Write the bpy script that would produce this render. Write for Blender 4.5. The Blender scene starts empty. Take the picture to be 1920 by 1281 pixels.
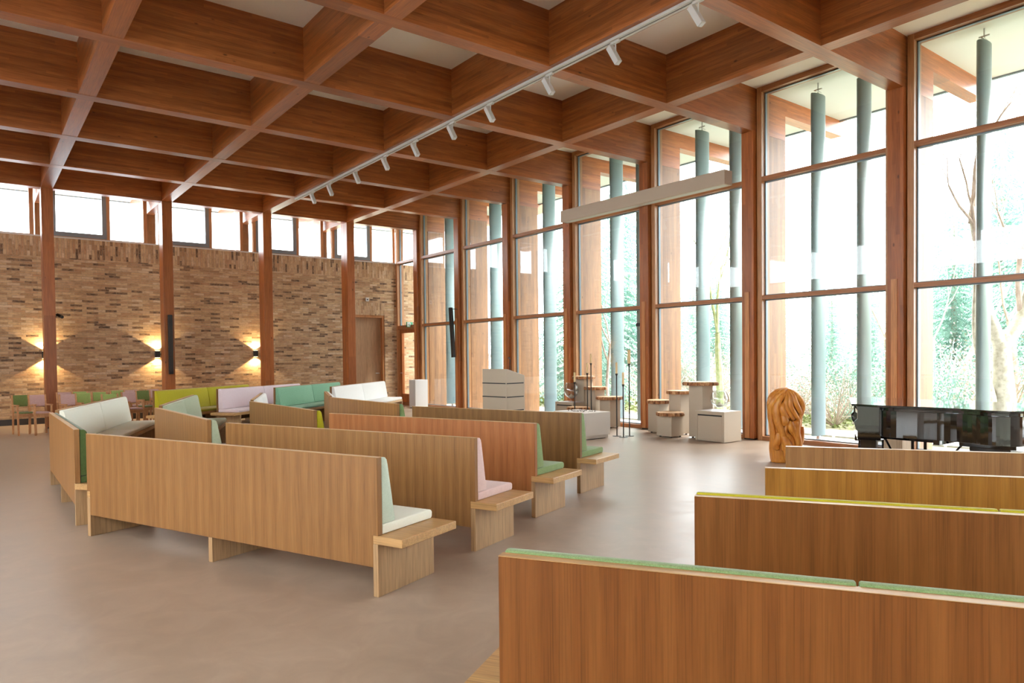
import bpy, math, random
from mathutils import Vector, Matrix
R = math.radians
rnd = random.Random(7)
S = bpy.context.scene
COL = S.collection

# ------------------------------------------------------------------ camera
YAW, PITCH, ROLL, FPX, CY = -0.6531, -0.0207, -0.0104, 1326.3, 695.7
CAMH = 1.5628
fw = Vector((math.cos(YAW)*math.cos(PITCH), math.sin(YAW)*math.cos(PITCH), math.sin(PITCH)))
rt = Vector((math.sin(YAW), -math.cos(YAW), 0)); up = rt.cross(fw)
r2 = rt*math.cos(ROLL)+up*math.sin(ROLL); u2 = -rt*math.sin(ROLL)+up*math.cos(ROLL)
cam = bpy.data.cameras.new('camera'); camo = bpy.data.objects.new('camera', cam); COL.objects.link(camo)
m3 = Matrix((r2, u2, -fw)).transposed()
camo.matrix_world = Matrix.Translation((0, 0, CAMH)) @ m3.to_4x4()
cam.sensor_width = 36; cam.lens = FPX/1920*36; cam.shift_y = (CY-640.5)/1920
cam.clip_start = .05; cam.clip_end = 400
S.camera = camo

# ------------------------------------------------------------------ sky, light, exposure
W = bpy.data.worlds.new('overcast_sky'); S.world = W; W.use_nodes = True
wn = W.node_tree.nodes; wl = W.node_tree.links
bg = wn['Background']; bg.inputs['Strength'].default_value = 6.6
tc = wn.new('ShaderNodeTexCoord'); sx = wn.new('ShaderNodeSeparateXYZ'); rp = wn.new('ShaderNodeValToRGB')
wl.new(tc.outputs['Generated'], sx.inputs[0]); wl.new(sx.outputs['Z'], rp.inputs[0])
rp.color_ramp.elements[0].position = 0.0; rp.color_ramp.elements[0].color = (.76, .85, .94, 1)
rp.color_ramp.elements[1].position = .5; rp.color_ramp.elements[1].color = (1.0, 1.0, 1.0, 1)
wl.new(rp.outputs[0], bg.inputs['Color'])
sun = bpy.data.lights.new('sun', 'SUN'); suno = bpy.data.objects.new('sun', sun); COL.objects.link(suno)
sun.energy = 2.5; sun.angle = R(12); sun.color = (1, .97, .92)
suno.rotation_euler = (R(40), 0, R(-30))
S.view_settings.view_transform = 'Standard'; S.view_settings.look = 'None'
S.view_settings.exposure = 1.28; S.view_settings.gamma = 1.0; S.view_settings.use_curve_mapping = False
cy = S.cycles
cy.use_denoising = True; cy.max_bounces = 8; cy.diffuse_bounces = 5; cy.glossy_bounces = 4
cy.transmission_bounces = 6; cy.transparent_max_bounces = 12; cy.sample_clamp_indirect = 6.0
cy.caustics_reflective = False; cy.caustics_refractive = False; cy.use_adaptive_sampling = True
cy.adaptive_threshold = .02

# ------------------------------------------------------------------ helpers
def tag(o, label=None, cat=None, group=None, kind=None):
    if label: o['label'] = label
    if cat: o['category'] = cat
    if group: o['group'] = group
    if kind: o['kind'] = kind
    return o
def thing(name, label, cat, loc=(0, 0, 0), rot=0, group=None):
    o = bpy.data.objects.new(name, None); COL.objects.link(o); o.empty_display_size = .2
    o.location = loc; o.rotation_euler = (0, 0, rot)
    return tag(o, label, cat, group)
def dup(o, parent=None, mats=None):
    c = o.copy(); COL.objects.link(c); c.parent = parent
    for ch in list(o.children): dup(ch, c)
    return c
def crv(p, n=8):
    """Catmull-Rom through points"""
    P = [Vector(q) for q in p]; out = []
    for i in range(len(P)-1):
        a = P[max(i-1, 0)]; b = P[i]; c = P[i+1]; d = P[min(i+2, len(P)-1)]
        for k in range(n):
            t = k/n
            out.append(.5*((2*b)+(c-a)*t+(2*a-5*b+4*c-d)*t*t+(3*b-a-3*c+d)*t**3))
    out.append(P[-1]); return out
class MB:
    def __init__(s): s.V = []; s.F = []
    def add(s, vs, fs, M=None):
        n = len(s.V)
        for v in vs:
            v = Vector(v)
            s.V.append(M @ v if M else v)
        s.F += [tuple(i+n for i in f) for f in fs]; return s
    def box(s, x0, x1, y0, y1, z0, z1, M=None):
        if x0 > x1: x0, x1 = x1, x0
        if y0 > y1: y0, y1 = y1, y0
        if z0 > z1: z0, z1 = z1, z0
        v = [(x0,y0,z0),(x1,y0,z0),(x1,y1,z0),(x0,y1,z0),(x0,y0,z1),(x1,y0,z1),(x1,y1,z1),(x0,y1,z1)]
        f = [(0,3,2,1),(4,5,6,7),(0,1,5,4),(1,2,6,5),(2,3,7,6),(3,0,4,7)]
        return s.add(v, f, M)
    def prism(s, poly, a, b, ax='z', M=None):
        """extrude a 2D polygon (counter-clockwise) from a to b along ax"""
        ar = sum(poly[i][0]*poly[(i+1) % len(poly)][1]-poly[(i+1) % len(poly)][0]*poly[i][1] for i in range(len(poly)))
        if ar < 0: poly = poly[::-1]
        if ax == 'z': mk = lambda p, t: (p[0], p[1], t)
        elif ax == 'x': mk = lambda p, t: (t, p[0], p[1])
        else: mk = lambda p, t: (p[0], t, p[1])
        n = len(poly); v = [mk(p, a) for p in poly]+[mk(p, b) for p in poly]
        f = [tuple(range(n))[::-1], tuple(range(n, 2*n))]+[(i, (i+1) % n, (i+1) % n+n, i+n) for i in range(n)]
        if ax == 'y': f = [q[::-1] for q in f]
        return s.add(v, f, M)
    def tube(s, path, rad, n=8, cap=True, flat=1.0):
        P = [Vector(p) for p in path]; k = len(P)
        rr = rad if isinstance(rad, (list, tuple)) else [rad]*k
        base = len(s.V); pn = None
        for i in range(k):
            t = (P[min(i+1, k-1)]-P[max(i-1, 0)]).normalized()
            if pn is None:
                pn = t.cross(Vector((0, 0, 1)))
                if pn.length < .01: pn = t.cross(Vector((0, 1, 0)))
            pn = (pn-t*pn.dot(t)).normalized(); b = t.cross(pn)
            for j in range(n):
                a = 2*math.pi*j/n
                s.V.append(P[i]+(pn*math.cos(a)+b*math.sin(a)*flat)*rr[i])
        for i in range(k-1):
            for j in range(n):
                s.F.append((base+i*n+j, base+i*n+(j+1) % n, base+(i+1)*n+(j+1) % n, base+(i+1)*n+j))
        if cap: s.F.append(tuple(base+j for j in range(n))[::-1]); s.F.append(tuple(base+(k-1)*n+j for j in range(n)))
        return s
    def lathe(s, prof, n=24, M=None, c=(0, 0), close=False):
        v = []; f = []
        for (r, z) in prof:
            for j in range(n):
                a = 2*math.pi*j/n; v.append((c[0]+r*math.cos(a), c[1]+r*math.sin(a), z))
        k = len(prof)
        for i in range(k-1):
            for j in range(n): f.append((i*n+j, i*n+(j+1) % n, (i+1)*n+(j+1) % n, (i+1)*n+j))
        if not close:
            if prof[0][0] > 1e-4: f.append(tuple(range(n))[::-1])
            if prof[-1][0] > 1e-4: f.append(tuple((k-1)*n+j for j in range(n)))
        return s.add(v, f, M)
    def build(s, name, mat, parent=None, loc=(0, 0, 0), rot=0, smooth=False, bevel=0, seg=2):
        me = bpy.data.meshes.new(name)
        lv = Vector(loc) if parent is None else Vector((0, 0, 0))
        me.from_pydata([tuple(v-lv) for v in s.V], [], s.F); me.update()
        me.materials.append(mat)
        if smooth: me.polygons.foreach_set('use_smooth', [True]*len(me.polygons))
        o = bpy.data.objects.new(name, me); COL.objects.link(o)
        o.location = lv; o.rotation_euler = (0, 0, rot)
        if parent: o.parent = parent
        if bevel:
            b = o.modifiers.new('bevel', 'BEVEL'); b.width = bevel; b.segments = seg; b.limit_method = 'ANGLE'; b.angle_limit = R(35)
            if smooth: b.harden_normals = False
        return o

# ------------------------------------------------------------------ materials
def mat(name):
    m = bpy.data.materials.new(name); m.use_nodes = True
    return m, m.node_tree.nodes, m.node_tree.links, m.node_tree.nodes['Principled BSDF']
def plain(name, col, rough=.5, metal=0, spec=.5, coat=0):
    m, n, l, b = mat(name)
    b.inputs['Base Color'].default_value = (*col, 1); b.inputs['Roughness'].default_value = rough
    b.inputs['Metallic'].default_value = metal; b.inputs['Specular IOR Level'].default_value = spec
    b.inputs['Coat Weight'].default_value = coat
    return m
def mth(n, l, op, a, b=None):
    x = n.new('ShaderNodeMath'); x.operation = op
    for i, q in enumerate((a, b)):
        if q is None: continue
        if isinstance(q, (int, float)): x.inputs[i].default_value = q
        else: l.new(q, x.inputs[i])
    return x.outputs[0]
def ramp(n, l, src, stops):
    r = n.new('ShaderNodeValToRGB'); l.new(src, r.inputs[0])
    e = r.color_ramp.elements
    while len(e) < len(stops): e.new(.5)
    for q, (p, c) in zip(e, stops): q.position = p; q.color = (*c, 1)
    return r.outputs[0]
def coords(n, l, scale, rand=True):
    t = n.new('ShaderNodeTexCoord'); src = t.outputs['Object']
    if rand:
        oi = n.new('ShaderNodeObjectInfo'); k = mth(n, l, 'MULTIPLY', oi.outputs['Random'], 37.0)
        cx = n.new('ShaderNodeCombineXYZ')
        for i in range(3): l.new(k, cx.inputs[i])
        va = n.new('ShaderNodeVectorMath'); va.operation = 'ADD'; l.new(src, va.inputs[0]); l.new(cx.outputs[0], va.inputs[1]); src = va.outputs[0]
    mp = n.new('ShaderNodeMapping'); mp.inputs['Scale'].default_value = scale; l.new(src, mp.inputs[0])
    return mp.outputs[0], src
def noise(n, l, vec, sc, det=4, ro=.55, dist=0):
    x = n.new('ShaderNodeTexNoise'); l.new(vec, x.inputs['Vector']); x.inputs['Scale'].default_value = sc
    x.inputs['Detail'].default_value = det; x.inputs['Roughness'].default_value = ro; x.inputs['Distortion'].default_value = dist
    return x.outputs['Fac']
def mixc(n, l, fac, a, b, mode='MIX'):
    x = n.new('ShaderNodeMix'); x.data_type = 'RGBA'; x.blend_type = mode
    for s, q in ((0, fac), (6, a), (7, b)):
        if isinstance(q, (int, float)): x.inputs[s].default_value = q
        elif isinstance(q, tuple): x.inputs[s].default_value = (*q, 1)
        else: l.new(q, x.inputs[s])
    return x.outputs[2]
def bump(n, l, b, h, st, dist=.01):
    x = n.new('ShaderNodeBump'); x.inputs['Strength'].default_value = st; x.inputs['Distance'].default_value = dist
    l.new(h, x.inputs['Height']); l.new(x.outputs[0], b.inputs['Normal'])
def wood(name, dark, mid, light, axis='z', lam=None, rough=.4, knots=False, fine=55, cath=0.0, spec=.5, rvar=.12):
    m, n, l, b = mat(name)
    sc = {'x': (.06, 1, 1), 'y': (1, .06, 1), 'z': (1, 1, .06)}[axis]
    v, raw = coords(n, l, sc)
    big = noise(n, l, v, 6 if not cath else 3.2, 5, .6, 1.2+cath*3)
    fin = noise(n, l, v, fine, 3, .6)
    c = ramp(n, l, big, [(.28, dark), (.5, mid), (.74, light)])
    c = mixc(n, l, .42, c, ramp(n, l, fin, [(.32, tuple(q*.62 for q in mid)), (.62, tuple(min(1, q*1.22) for q in mid))]))
    mpf = n.new('ShaderNodeMapping'); mpf.inputs['Scale'].default_value = {'x': (.012, 1, 1), 'y': (1, .012, 1), 'z': (1, 1, .012)}[axis]; l.new(raw, mpf.inputs[0])
    hair = noise(n, l, mpf.outputs[0], 210, 2, .5)
    c = mixc(n, l, .8, c, ramp(n, l, hair, [(.34, (.66, .62, .58)), (.47, (1, 1, 1)), (.7, (1.12, 1.12, 1.1))]), 'MULTIPLY')
    if cath:
        wv = n.new('ShaderNodeTexWave'); wv.wave_type = 'BANDS'; wv.bands_direction = 'X'
        mp = n.new('ShaderNodeMapping'); mp.inputs['Scale'].default_value = {'z': (1, 1, .10)}.get(axis, (1, .10, 1)); l.new(raw, mp.inputs[0])
        l.new(mp.outputs[0], wv.inputs['Vector']); wv.inputs['Scale'].default_value = 3.0; wv.inputs['Distortion'].default_value = 9
        wv.inputs['Detail'].default_value = 2.5; wv.inputs['Detail Scale'].default_value = .8
        c = mixc(n, l, cath, c, ramp(n, l, wv.outputs['Fac'], [(0, tuple(q*.74 for q in mid)), (.55, mid), (1, light)]))
    if lam:
        ax, step = lam
        sp = n.new('ShaderNodeSeparateXYZ'); l.new(raw, sp.inputs[0])
        fl = mth(n, l, 'FLOOR', mth(n, l, 'DIVIDE', sp.outputs[{'x': 0, 'y': 1, 'z': 2}[ax]], step))
        gr = mth(n, l, 'FLOOR', mth(n, l, 'ADD', mth(n, l, 'DIVIDE', sp.outputs[{'x': 0, 'y': 1, 'z': 2}[axis]], 1.7), mth(n, l, 'MULTIPLY', fl, .37)))
        cb = n.new('ShaderNodeCombineXYZ'); l.new(fl, cb.inputs[0]); l.new(gr, cb.inputs[1])
        wnz = n.new('ShaderNodeTexWhiteNoise'); wnz.noise_dimensions = '2D'; l.new(cb.outputs[0], wnz.inputs['Vector'])
        c = mixc(n, l, 1.0, c, ramp(n, l, wnz.outputs['Value'], [(0, (.78, .76, .74)), (.5, (1, 1, 1)), (1, (1.14, 1.12, 1.08))]), 'MULTIPLY')
    if knots:
        vo = n.new('ShaderNodeTexVoronoi'); mp = n.new('ShaderNodeMapping'); mp.inputs['Scale'].default_value = {'x': (.45, 1, 1), 'y': (1, .45, 1), 'z': (1, 1, .45)}[axis]
        l.new(raw, mp.inputs[0]); l.new(mp.outputs[0], vo.inputs['Vector']); vo.inputs['Scale'].default_value = 4.2
        kf = ramp(n, l, vo.outputs['Distance'], [(.035, (1, 1, 1)), (.075, (0, 0, 0))])
        c = mixc(n, l, mth(n, l, 'MULTIPLY', kf, .75), c, tuple(q*.22 for q in dark))
    l.new(c, b.inputs['Base Color'])
    rr = mth(n, l, 'ADD', mth(n, l, 'MULTIPLY', fin, rvar), rough-rvar/2); l.new(rr, b.inputs['Roughness'])
    b.inputs['Specular IOR Level'].default_value = spec
    bump(n, l, b, fin, .12, .004)
    return m
BD, BM, BL = (.235, .066, .014), (.365, .115, .029), (.50, .185, .055)
W_bx = wood('glulam_along_x', BD, BM, BL, 'x', ('z', .042), .36, True)
W_by = wood('glulam_along_y', BD, BM, BL, 'y', ('z', .042), .36, True)
W_col = wood('glulam_post', (.27, .075, .018), (.37, .115, .030), (.46, .16, .048), 'z', ('x', .06), .34, True)
W_frame = wood('window_frame_pine', (.38, .165, .06), (.48, .235, .10), (.57, .31, .15), 'z', None, .4, True)
W_framex = wood('window_transom_pine', (.30, .11, .035), (.38, .15, .055), (.47, .21, .085), 'x', None, .4)
W_framey = wood('window_rail_pine', (.30, .11, .035), (.38, .15, .055), (.47, .21, .085), 'y', None, .4)
W_out = wood('outdoor_larch_post', (.175, .072, .022), (.24, .110, .038), (.30, .155, .06), 'z', ('y', .07), .5, True)
W_clad = wood('post_cover_pine', (.44, .17, .055), (.54, .23, .08), (.62, .30, .12), 'z', None, .4)
OAK = [wood('oak_veneer_%s' % s, tuple(q*k for q in (.200, .088, .026)), tuple(q*k for q in (.262, .122, .038)), tuple(q*k for q in (.325, .163, .056)), 'z', None, .42, fine=60, cath=.30, spec=.3)
       for s, k in (('honey', 1.0), ('warm', .78), ('pale', 1.2))]
W_oakred = wood('oak_veneer_reddish', (.27, .092, .026), (.34, .125, .038), (.40, .165, .058), 'z', None, .42, fine=60, cath=.3, spec=.3)
W_oakshade = wood('oak_veneer_brown_shaded', (.135, .042, .008), (.185, .062, .012), (.24, .09, .020), 'z', None, .42, fine=60, cath=.3, spec=.3)  # reddish brown oak, with part of the dim light on these backs painted in
W_ochre = wood('oak_veneer_ochre', (.215, .088, .010), (.30, .125, .018), (.37, .17, .03), 'z', None, .42, fine=60, cath=.35, spec=.3)
W_oakh = wood('oak_board_flat', (.40, .215, .078), (.50, .29, .115), (.58, .37, .16), 'x', None, .4, fine=60, cath=.0)
W_oaky = wood('oak_leg_board', (.34, .195, .085), (.41, .25, .12), (.48, .31, .155), 'z', None, .45, fine=70)
W_door = wood('oak_door_leaf', (.36, .21, .11), (.44, .27, .15), (.52, .34, .20), 'z', None, .5, fine=70)
W_doorf = wood('oak_door_frame', (.36, .15, .05), (.45, .20, .075), (.52, .26, .10), 'z', None, .4)
W_chair = wood('chair_beech', (.44, .20, .085), (.54, .27, .12), (.62, .34, .17), 'z', None, .4)
W_ply = wood('birch_plywood', (.50, .37, .235), (.56, .43, .29), (.62, .49, .345), 'z', None, .5, fine=70)
W_slab = wood('sawn_slice_face', (.55, .33, .17), (.66, .43, .25), (.74, .53, .34), 'x', None, .6, fine=30)
W_hous = plain('pale_housing_board', (.52, .42, .315), .55)
def bark():
    m, n, l, b = mat('tree_slice_bark'); v, raw = coords(n, l, (1, 1, .3))
    c = ramp(n, l, noise(n, l, v, 22, 5, .65), [(.35, (.10, .035, .012)), (.5, (.36, .15, .055)), (.66, (.60, .36, .18))])
    l.new(c, b.inputs['Base Color']); b.inputs['Roughness'].default_value = .8; return m
M_bark = bark()
def fabric(name, c1, c2):
    m, n, l, b = mat(name); v, raw = coords(n, l, (1, 1, 1))
    f = noise(n, l, v, 260, 3, .7); g = noise(n, l, v, 40, 3, .6)
    c = ramp(n, l, f, [(.34, c1), (.66, c2)]); c = mixc(n, l, .25, c, ramp(n, l, g, [(.3, c1), (.7, c2)]))
    l.new(c, b.inputs['Base Color']); b.inputs['Roughness'].default_value = .95; b.inputs['Specular IOR Level'].default_value = .15
    b.inputs['Sheen Weight'].default_value = .25
    bump(n, l, b, f, .35, .004); return m
FAB = {'mint': fabric('fabric_pale_mint', (.42, .52, .42), (.62, .70, .58)),
       'cream': fabric('fabric_mint_cream', (.80, .82, .68), (.90, .90, .80)),
       'pink': fabric('fabric_blush_pink', (.62, .42, .40), (.78, .60, .56)),
       'green': fabric('fabric_leaf_green', (.15, .235, .085), (.27, .375, .17)),
       'dark': fabric('fabric_moss_green', (.05, .085, .022), (.10, .145, .045)),
       'sage': fabric('fabric_sage', (.34, .40, .26), (.50, .56, .40)),
       'yellow': fabric('fabric_mustard_yellow', (.38, .33, .010), (.52, .47, .022)),
       'jade': fabric('fabric_jade_green', (.15, .36, .22), (.27, .50, .34)),
       'white': fabric('fabric_off_white', (.74, .74, .72), (.86, .86, .84)),
       'lilac': fabric('fabric_lilac_pink', (.66, .54, .58), (.80, .68, .72)),
       'chgreen': fabric('chair_fabric_olive', (.12, .16, .04), (.20, .25, .08)),
       'chlime': fabric('chair_fabric_lime', (.26, .36, .09), (.38, .48, .17)),
       'chpink': fabric('chair_fabric_rose', (.46, .27, .25), (.60, .40, .37))}
def floor_mat():
    m, n, l, b = mat('trowelled_screed'); v, raw = coords(n, l, (1, 1, 1), False)
    a = noise(n, l, v, .9, 5, .6, .8); c2 = noise(n, l, v, 3.2, 7, .58, 1.1); f = noise(n, l, v, 60, 3, .6)
    c = ramp(n, l, a, [(.3, (.315, .240, .182)), (.7, (.375, .295, .228))])
    c = mixc(n, l, .62, c, ramp(n, l, c2, [(.3, (.295, .215, .155)), (.5, (.36, .268, .196)), (.7, (.43, .330, .250))]))
    l.new(c, b.inputs['Base Color'])
    l.new(mth(n, l, 'ADD', mth(n, l, 'MULTIPLY', c2, .22), .27), b.inputs['Roughness'])
    b.inputs['Specular IOR Level'].default_value = .6
    h = mth(n, l, 'ADD', c2, mth(n, l, 'MULTIPLY', f, .15)); bump(n, l, b, h, .05, .012); return m
M_floor = floor_mat()
def brick(name, rotate):
    m, n, l, b = mat(name); t = n.new('ShaderNodeTexCoord'); sp = n.new('ShaderNodeSeparateXYZ'); l.new(t.outputs['Object'], sp.inputs[0])
    uu = mth(n, l, 'SUBTRACT', sp.outputs[1], sp.outputs[0])
    cb = n.new('ShaderNodeCombineXYZ'); l.new(uu, cb.inputs[1 if rotate else 0]); l.new(sp.outputs[2], cb.inputs[0 if rotate else 1])
    br = n.new('ShaderNodeTexBrick'); l.new(cb.outputs[0], br.inputs['Vector'])
    br.offset = .37 if not rotate else .5; br.offset_frequency = 2; br.squash = 1
    br.inputs['Scale'].default_value = 1; br.inputs['Brick Width'].default_value = .26; br.inputs['Row Height'].default_value = .060
    br.inputs['Mortar Size'].default_value = .004; br.inputs['Mortar Smooth'].default_value = .2; br.inputs['Bias'].default_value = 0
    br.inputs['Color1'].default_value = (0, 0, 0, 1); br.inputs['Color2'].default_value = (1, 1, 1, 1); br.inputs['Mortar'].default_value = (.5, .5, .5, 1)
    g = ramp(n, l, br.outputs['Color'], [(0, (.46, .305, .19)), (.35, (.56, .41, .265)), (.6, (.63, .485, .33)), (.8, (.50, .335, .215)), (.95, (.68, .56, .42)), (1, (.42, .28, .18))])
    v = cb.outputs[0]; mp = n.new('ShaderNodeMapping'); mp.inputs['Scale'].default_value = (1, 2.4, 1) if not rotate else (1, 2.4, 1); l.new(v, mp.inputs[0])
    nz = noise(n, l, mp.outputs[0], 9, 6, .7); nf = noise(n, l, mp.outputs[0], 60, 4, .7)
    c = mixc(n, l, 1, g, ramp(n, l, nz, [(.3, (.62, .58, .54)), (.5, (1, 1, 1)), (.72, (1.15, 1.1, 1.02))]), 'MULTIPLY')
    c = mixc(n, l, .5, c, ramp(n, l, nf, [(.35, (.22, .14, .09)), (.62, (.50, .36, .235))]), 'SOFT_LIGHT')
    dk = mth(n, l, 'MULTIPLY', ramp(n, l, br.outputs['Color'], [(.09, (1, 1, 1)), (.13, (0, 0, 0))]), ramp(n, l, nz, [(.40, (.1, .1, .1)), (.56, (1, 1, 1))]))
    c = mixc(n, l, mth(n, l, 'MULTIPLY', dk, .9), c, (.075, .055, .045))
    dk2 = mth(n, l, 'MULTIPLY', ramp(n, l, br.outputs['Color'], [(.13, (0, 0, 0)), (.15, (1, 1, 1)), (.30, (1, 1, 1)), (.33, (0, 0, 0))]), ramp(n, l, nf, [(.50, (0, 0, 0)), (.62, (1, 1, 1))]))
    c = mixc(n, l, mth(n, l, 'MULTIPLY', dk2, .75), c, (.12, .085, .06))
    c = mixc(n, l, br.outputs['Fac'], c, (.40, .31, .21))
    l.new(c, b.inputs['Base Color']); b.inputs['Roughness'].default_value = .88; b.inputs['Specular IOR Level'].default_value = .25
    h = mth(n, l, 'SUBTRACT', mth(n, l, 'MULTIPLY', nz, .6), mth(n, l, 'MULTIPLY', br.outputs['Fac'], 1.0)); bump(n, l, b, h, .7, .012)
    return m
M_brick = brick('long_format_brick', False); M_soldier = brick('soldier_course_brick', True)
def glass():
    m = bpy.data.materials.new('window_glass'); m.use_nodes = True; n = m.node_tree.nodes; l = m.node_tree.links
    n.clear(); o = n.new('ShaderNodeOutputMaterial'); mx = n.new('ShaderNodeMixShader'); tr = n.new('ShaderNodeBsdfTransparent'); gl = n.new('ShaderNodeBsdfGlossy')
    tr.inputs['Color'].default_value = (.965, .975, .965, 1); gl.inputs['Roughness'].default_value = .0
    ge = n.new('ShaderNodeNewGeometry'); dt = n.new('ShaderNodeVectorMath'); dt.operation = 'DOT_PRODUCT'
    l.new(ge.outputs['Normal'], dt.inputs[0]); l.new(ge.outputs['Incoming'], dt.inputs[1])
    c = mth(n, l, 'SUBTRACT', 1.0, mth(n, l, 'ABSOLUTE', dt.outputs['Value']))
    l.new(mth(n, l, 'ADD', mth(n, l, 'MULTIPLY', mth(n, l, 'POWER', c, 5.0), .93), .035), mx.inputs[0]); l.new(tr.outputs[0], mx.inputs[1]); l.new(gl.outputs[0], mx.inputs[2]); l.new(mx.outputs[0], o.inputs[0])
    return m
M_glass = glass()
M_vase = glass(); M_vase.name = 'clear_glassware'
for q in M_vase.node_tree.nodes:
    if q.type == 'MATH' and q.operation == 'POWER': q.inputs[1].default_value = 2.2
    if q.type == 'MATH' and q.operation == 'ADD': q.inputs[1].default_value = .07
    if q.type == 'BSDF_TRANSPARENT': q.inputs['Color'].default_value = (.93, .95, .95, 1)
M_white = plain('white_ceiling_board', (.93, .88, .79), .9)
M_plaster = plain('white_plaster', (.72, .70, .66), .9)
M_soffit = plain('white_soffit_board', (.60, .62, .57), .85)
M_greige = plain('greige_laminate', (.47, .385, .29), .5)
M_pale = plain('pale_grey_lacquer', (.62, .61, .60), .45)
M_alt = plain('pale_limed_board', (.60, .56, .515), .5)
M_black = plain('black_metal', (.012, .012, .012), .45)
M_steel = plain('blackened_steel', (.05, .045, .042), .5, .6)
M_chrome = plain('brushed_steel', (.55, .55, .55), .3, 1)
M_alu = plain('grey_aluminium', (.20, .25, .28), .4, .3)
M_greyp = plain('grey_sash_paint', (.20, .23, .25), .5)
M_fin = plain('grey_green_coated_metal', (.24, .33, .33), .38, 0, .5)
M_piano = plain('piano_black_polish', (.006, .006, .006), .04, 0, .6, 1)
M_brass = plain('brass', (.6, .42, .15), .25, 1)
M_wax = plain('beeswax', (.75, .55, .28), .5); M_waxw = plain('ivory_wax', (.85, .78, .6), .5)
M_track = plain('white_powder_coat', (.60, .57, .52), .45)
M_skirt = plain('dark_skirting_tile', (.028, .022, .018), .35)
M_green = plain('exit_green', (.0, .35, .13), .4); M_signw = plain('exit_white', (.85, .9, .88), .4)
M_pebble = plain('grey_pebble', (.2, .18, .16), .7)
M_petal = plain('ivory_petals', (.8, .72, .55), .7)
def emis(name, col, st):
    m, n, l, b = mat(name); b.inputs['Emission Color'].default_value = (*col, 1); b.inputs['Emission Strength'].default_value = st; return m
M_lamp = emis('warm_lamp_lens', (1, .72, .38), 12)
def carved():
    m, n, l, b = mat('carved_yew_wood'); v, raw = coords(n, l, (1, 1, .22))
    f = noise(n, l, v, 14, 5, .6, 1.5)
    l.new(ramp(n, l, f, [(.3, (.46, .145, .018)), (.5, (.62, .235, .035)), (.7, (.72, .34, .06))]), b.inputs['Base Color'])
    b.inputs['Roughness'].default_value = .35; return m
M_carve = carved()
def leafy(name, a, b_, sc=9):
    m, n, l, b = mat(name); v, raw = coords(n, l, (1, 1, 1)); f = noise(n, l, v, sc, 3, .6)
    l.new(ramp(n, l, f, [(.35, a), (.65, b_)]), b.inputs['Base Color']); b.inputs['Roughness'].default_value = .8
    b.inputs['Specular IOR Level'].default_value = .2; return m
M_needle = leafy('conifer_needles', (.20, .36, .30), (.42, .58, .52), 2.5)
M_leaf = leafy('undergrowth_leaves', (.16, .22, .07), (.34, .38, .18), 3)
M_twig = leafy('bare_twigs', (.32, .25, .20), (.50, .42, .36), 6)
M_twigw = leafy('pale_pinkish_twigs', (.45, .38, .34), (.68, .62, .58), 6)
M_trunk = leafy('pale_trunk_bark', (.38, .36, .28), (.62, .60, .50), 10)
M_moss = leafy('mossy_trunk_bark', (.30, .36, .16), (.50, .54, .30), 8)
M_ground = leafy('leaf_litter_ground', (.20, .19, .10), (.38, .36, .25), 2)
M_gravel = leafy('gravel_strip', (.22, .24, .27), (.60, .62, .66), 22)
M_paver = leafy('concrete_pavers', (.52, .54, .56), (.64, .66, .68), 3)
# ------------------------------------------------------------------ grid of the building
BX = {-1: 4.910, 0: 7.486, 1: 9.977, 2: 12.404, 3: 14.811, 4: 17.162, 5: 19.542, -2: 2.45, -3: 0.0, -4: -2.45, -5: -4.9}
AY = {0: -1.363, 1: -3.906, 2: -6.430, 3: -8.877, -1: 1.16, -2: 3.68}
BW = .235; HB = 5.563; HC = 6.33; GY = -11.308; FY = -11.22; WX = 21.10; T1 = 2.607; T2 = 4.73; WT = 4.684
XB, YL = -6.6, 6.0

# ------------------------------------------------------------------ room shell
tag(MB().box(XB-.2, WX+.2, GY-.15, YL+.2, -.3, 0).build('floor', M_floor), kind='structure')
tag(MB().box(XB-.2, WX+.15, GY-.12, YL+.2, HC, HC+.3).build('ceiling', M_white), kind='structure')
b = MB()
b.box(WX+.15, WX+2.9, -14.25, YL+2, HC, HC+.3); b.box(XB-2, WX+.15, -14.25, GY-.12, HC, HC+.3)
tag(b.build('ceiling_overhang', M_soffit), kind='structure')
b = MB(); b.box(XB-2, WX+2.95, -14.31, -14.25, HC-.03, HC+.34); b.box(WX+2.9, WX+2.96, -14.25, YL+2, HC-.03, HC+.34)
tag(b.build('trim_1', M_alu), kind='structure')
# brick wall with a door recess; the wall runs on outdoors past the glass
DY0, DY1, DH = -10.87, -9.72, 2.95
SOLD = 4.17
b = MB()
b.box(WX, WX+.34, -14.0, DY0, -.2, SOLD); b.box(WX, WX+.34, DY1, YL+.2, -.2, SOLD); b.box(WX, WX+.34, DY0, DY1, DH+.40, SOLD)
wb = b.build('wall_brick', M_brick); tag(wb, kind='structure')
b = MB(); b.box(WX, WX+.34, -14.0, YL+.2, SOLD, WT-.02); b.box(WX, WX+.34, DY0, DY1, DH, DH+.40)
b.build('soldier_course', M_soldier, wb)
tag(MB().box(WX-.03, WX+.36, GY-.02, YL+.2, WT-.02, WT+.012).build('trim_2', M_pale), kind='structure')
b = MB(); b.box(WX-.015, WX, GY, DY0, 0, .15); b.box(WX-.015, WX, DY1, YL, 0, .15)
tag(b.build('baseboard_brick', M_skirt), kind='structure')
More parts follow.
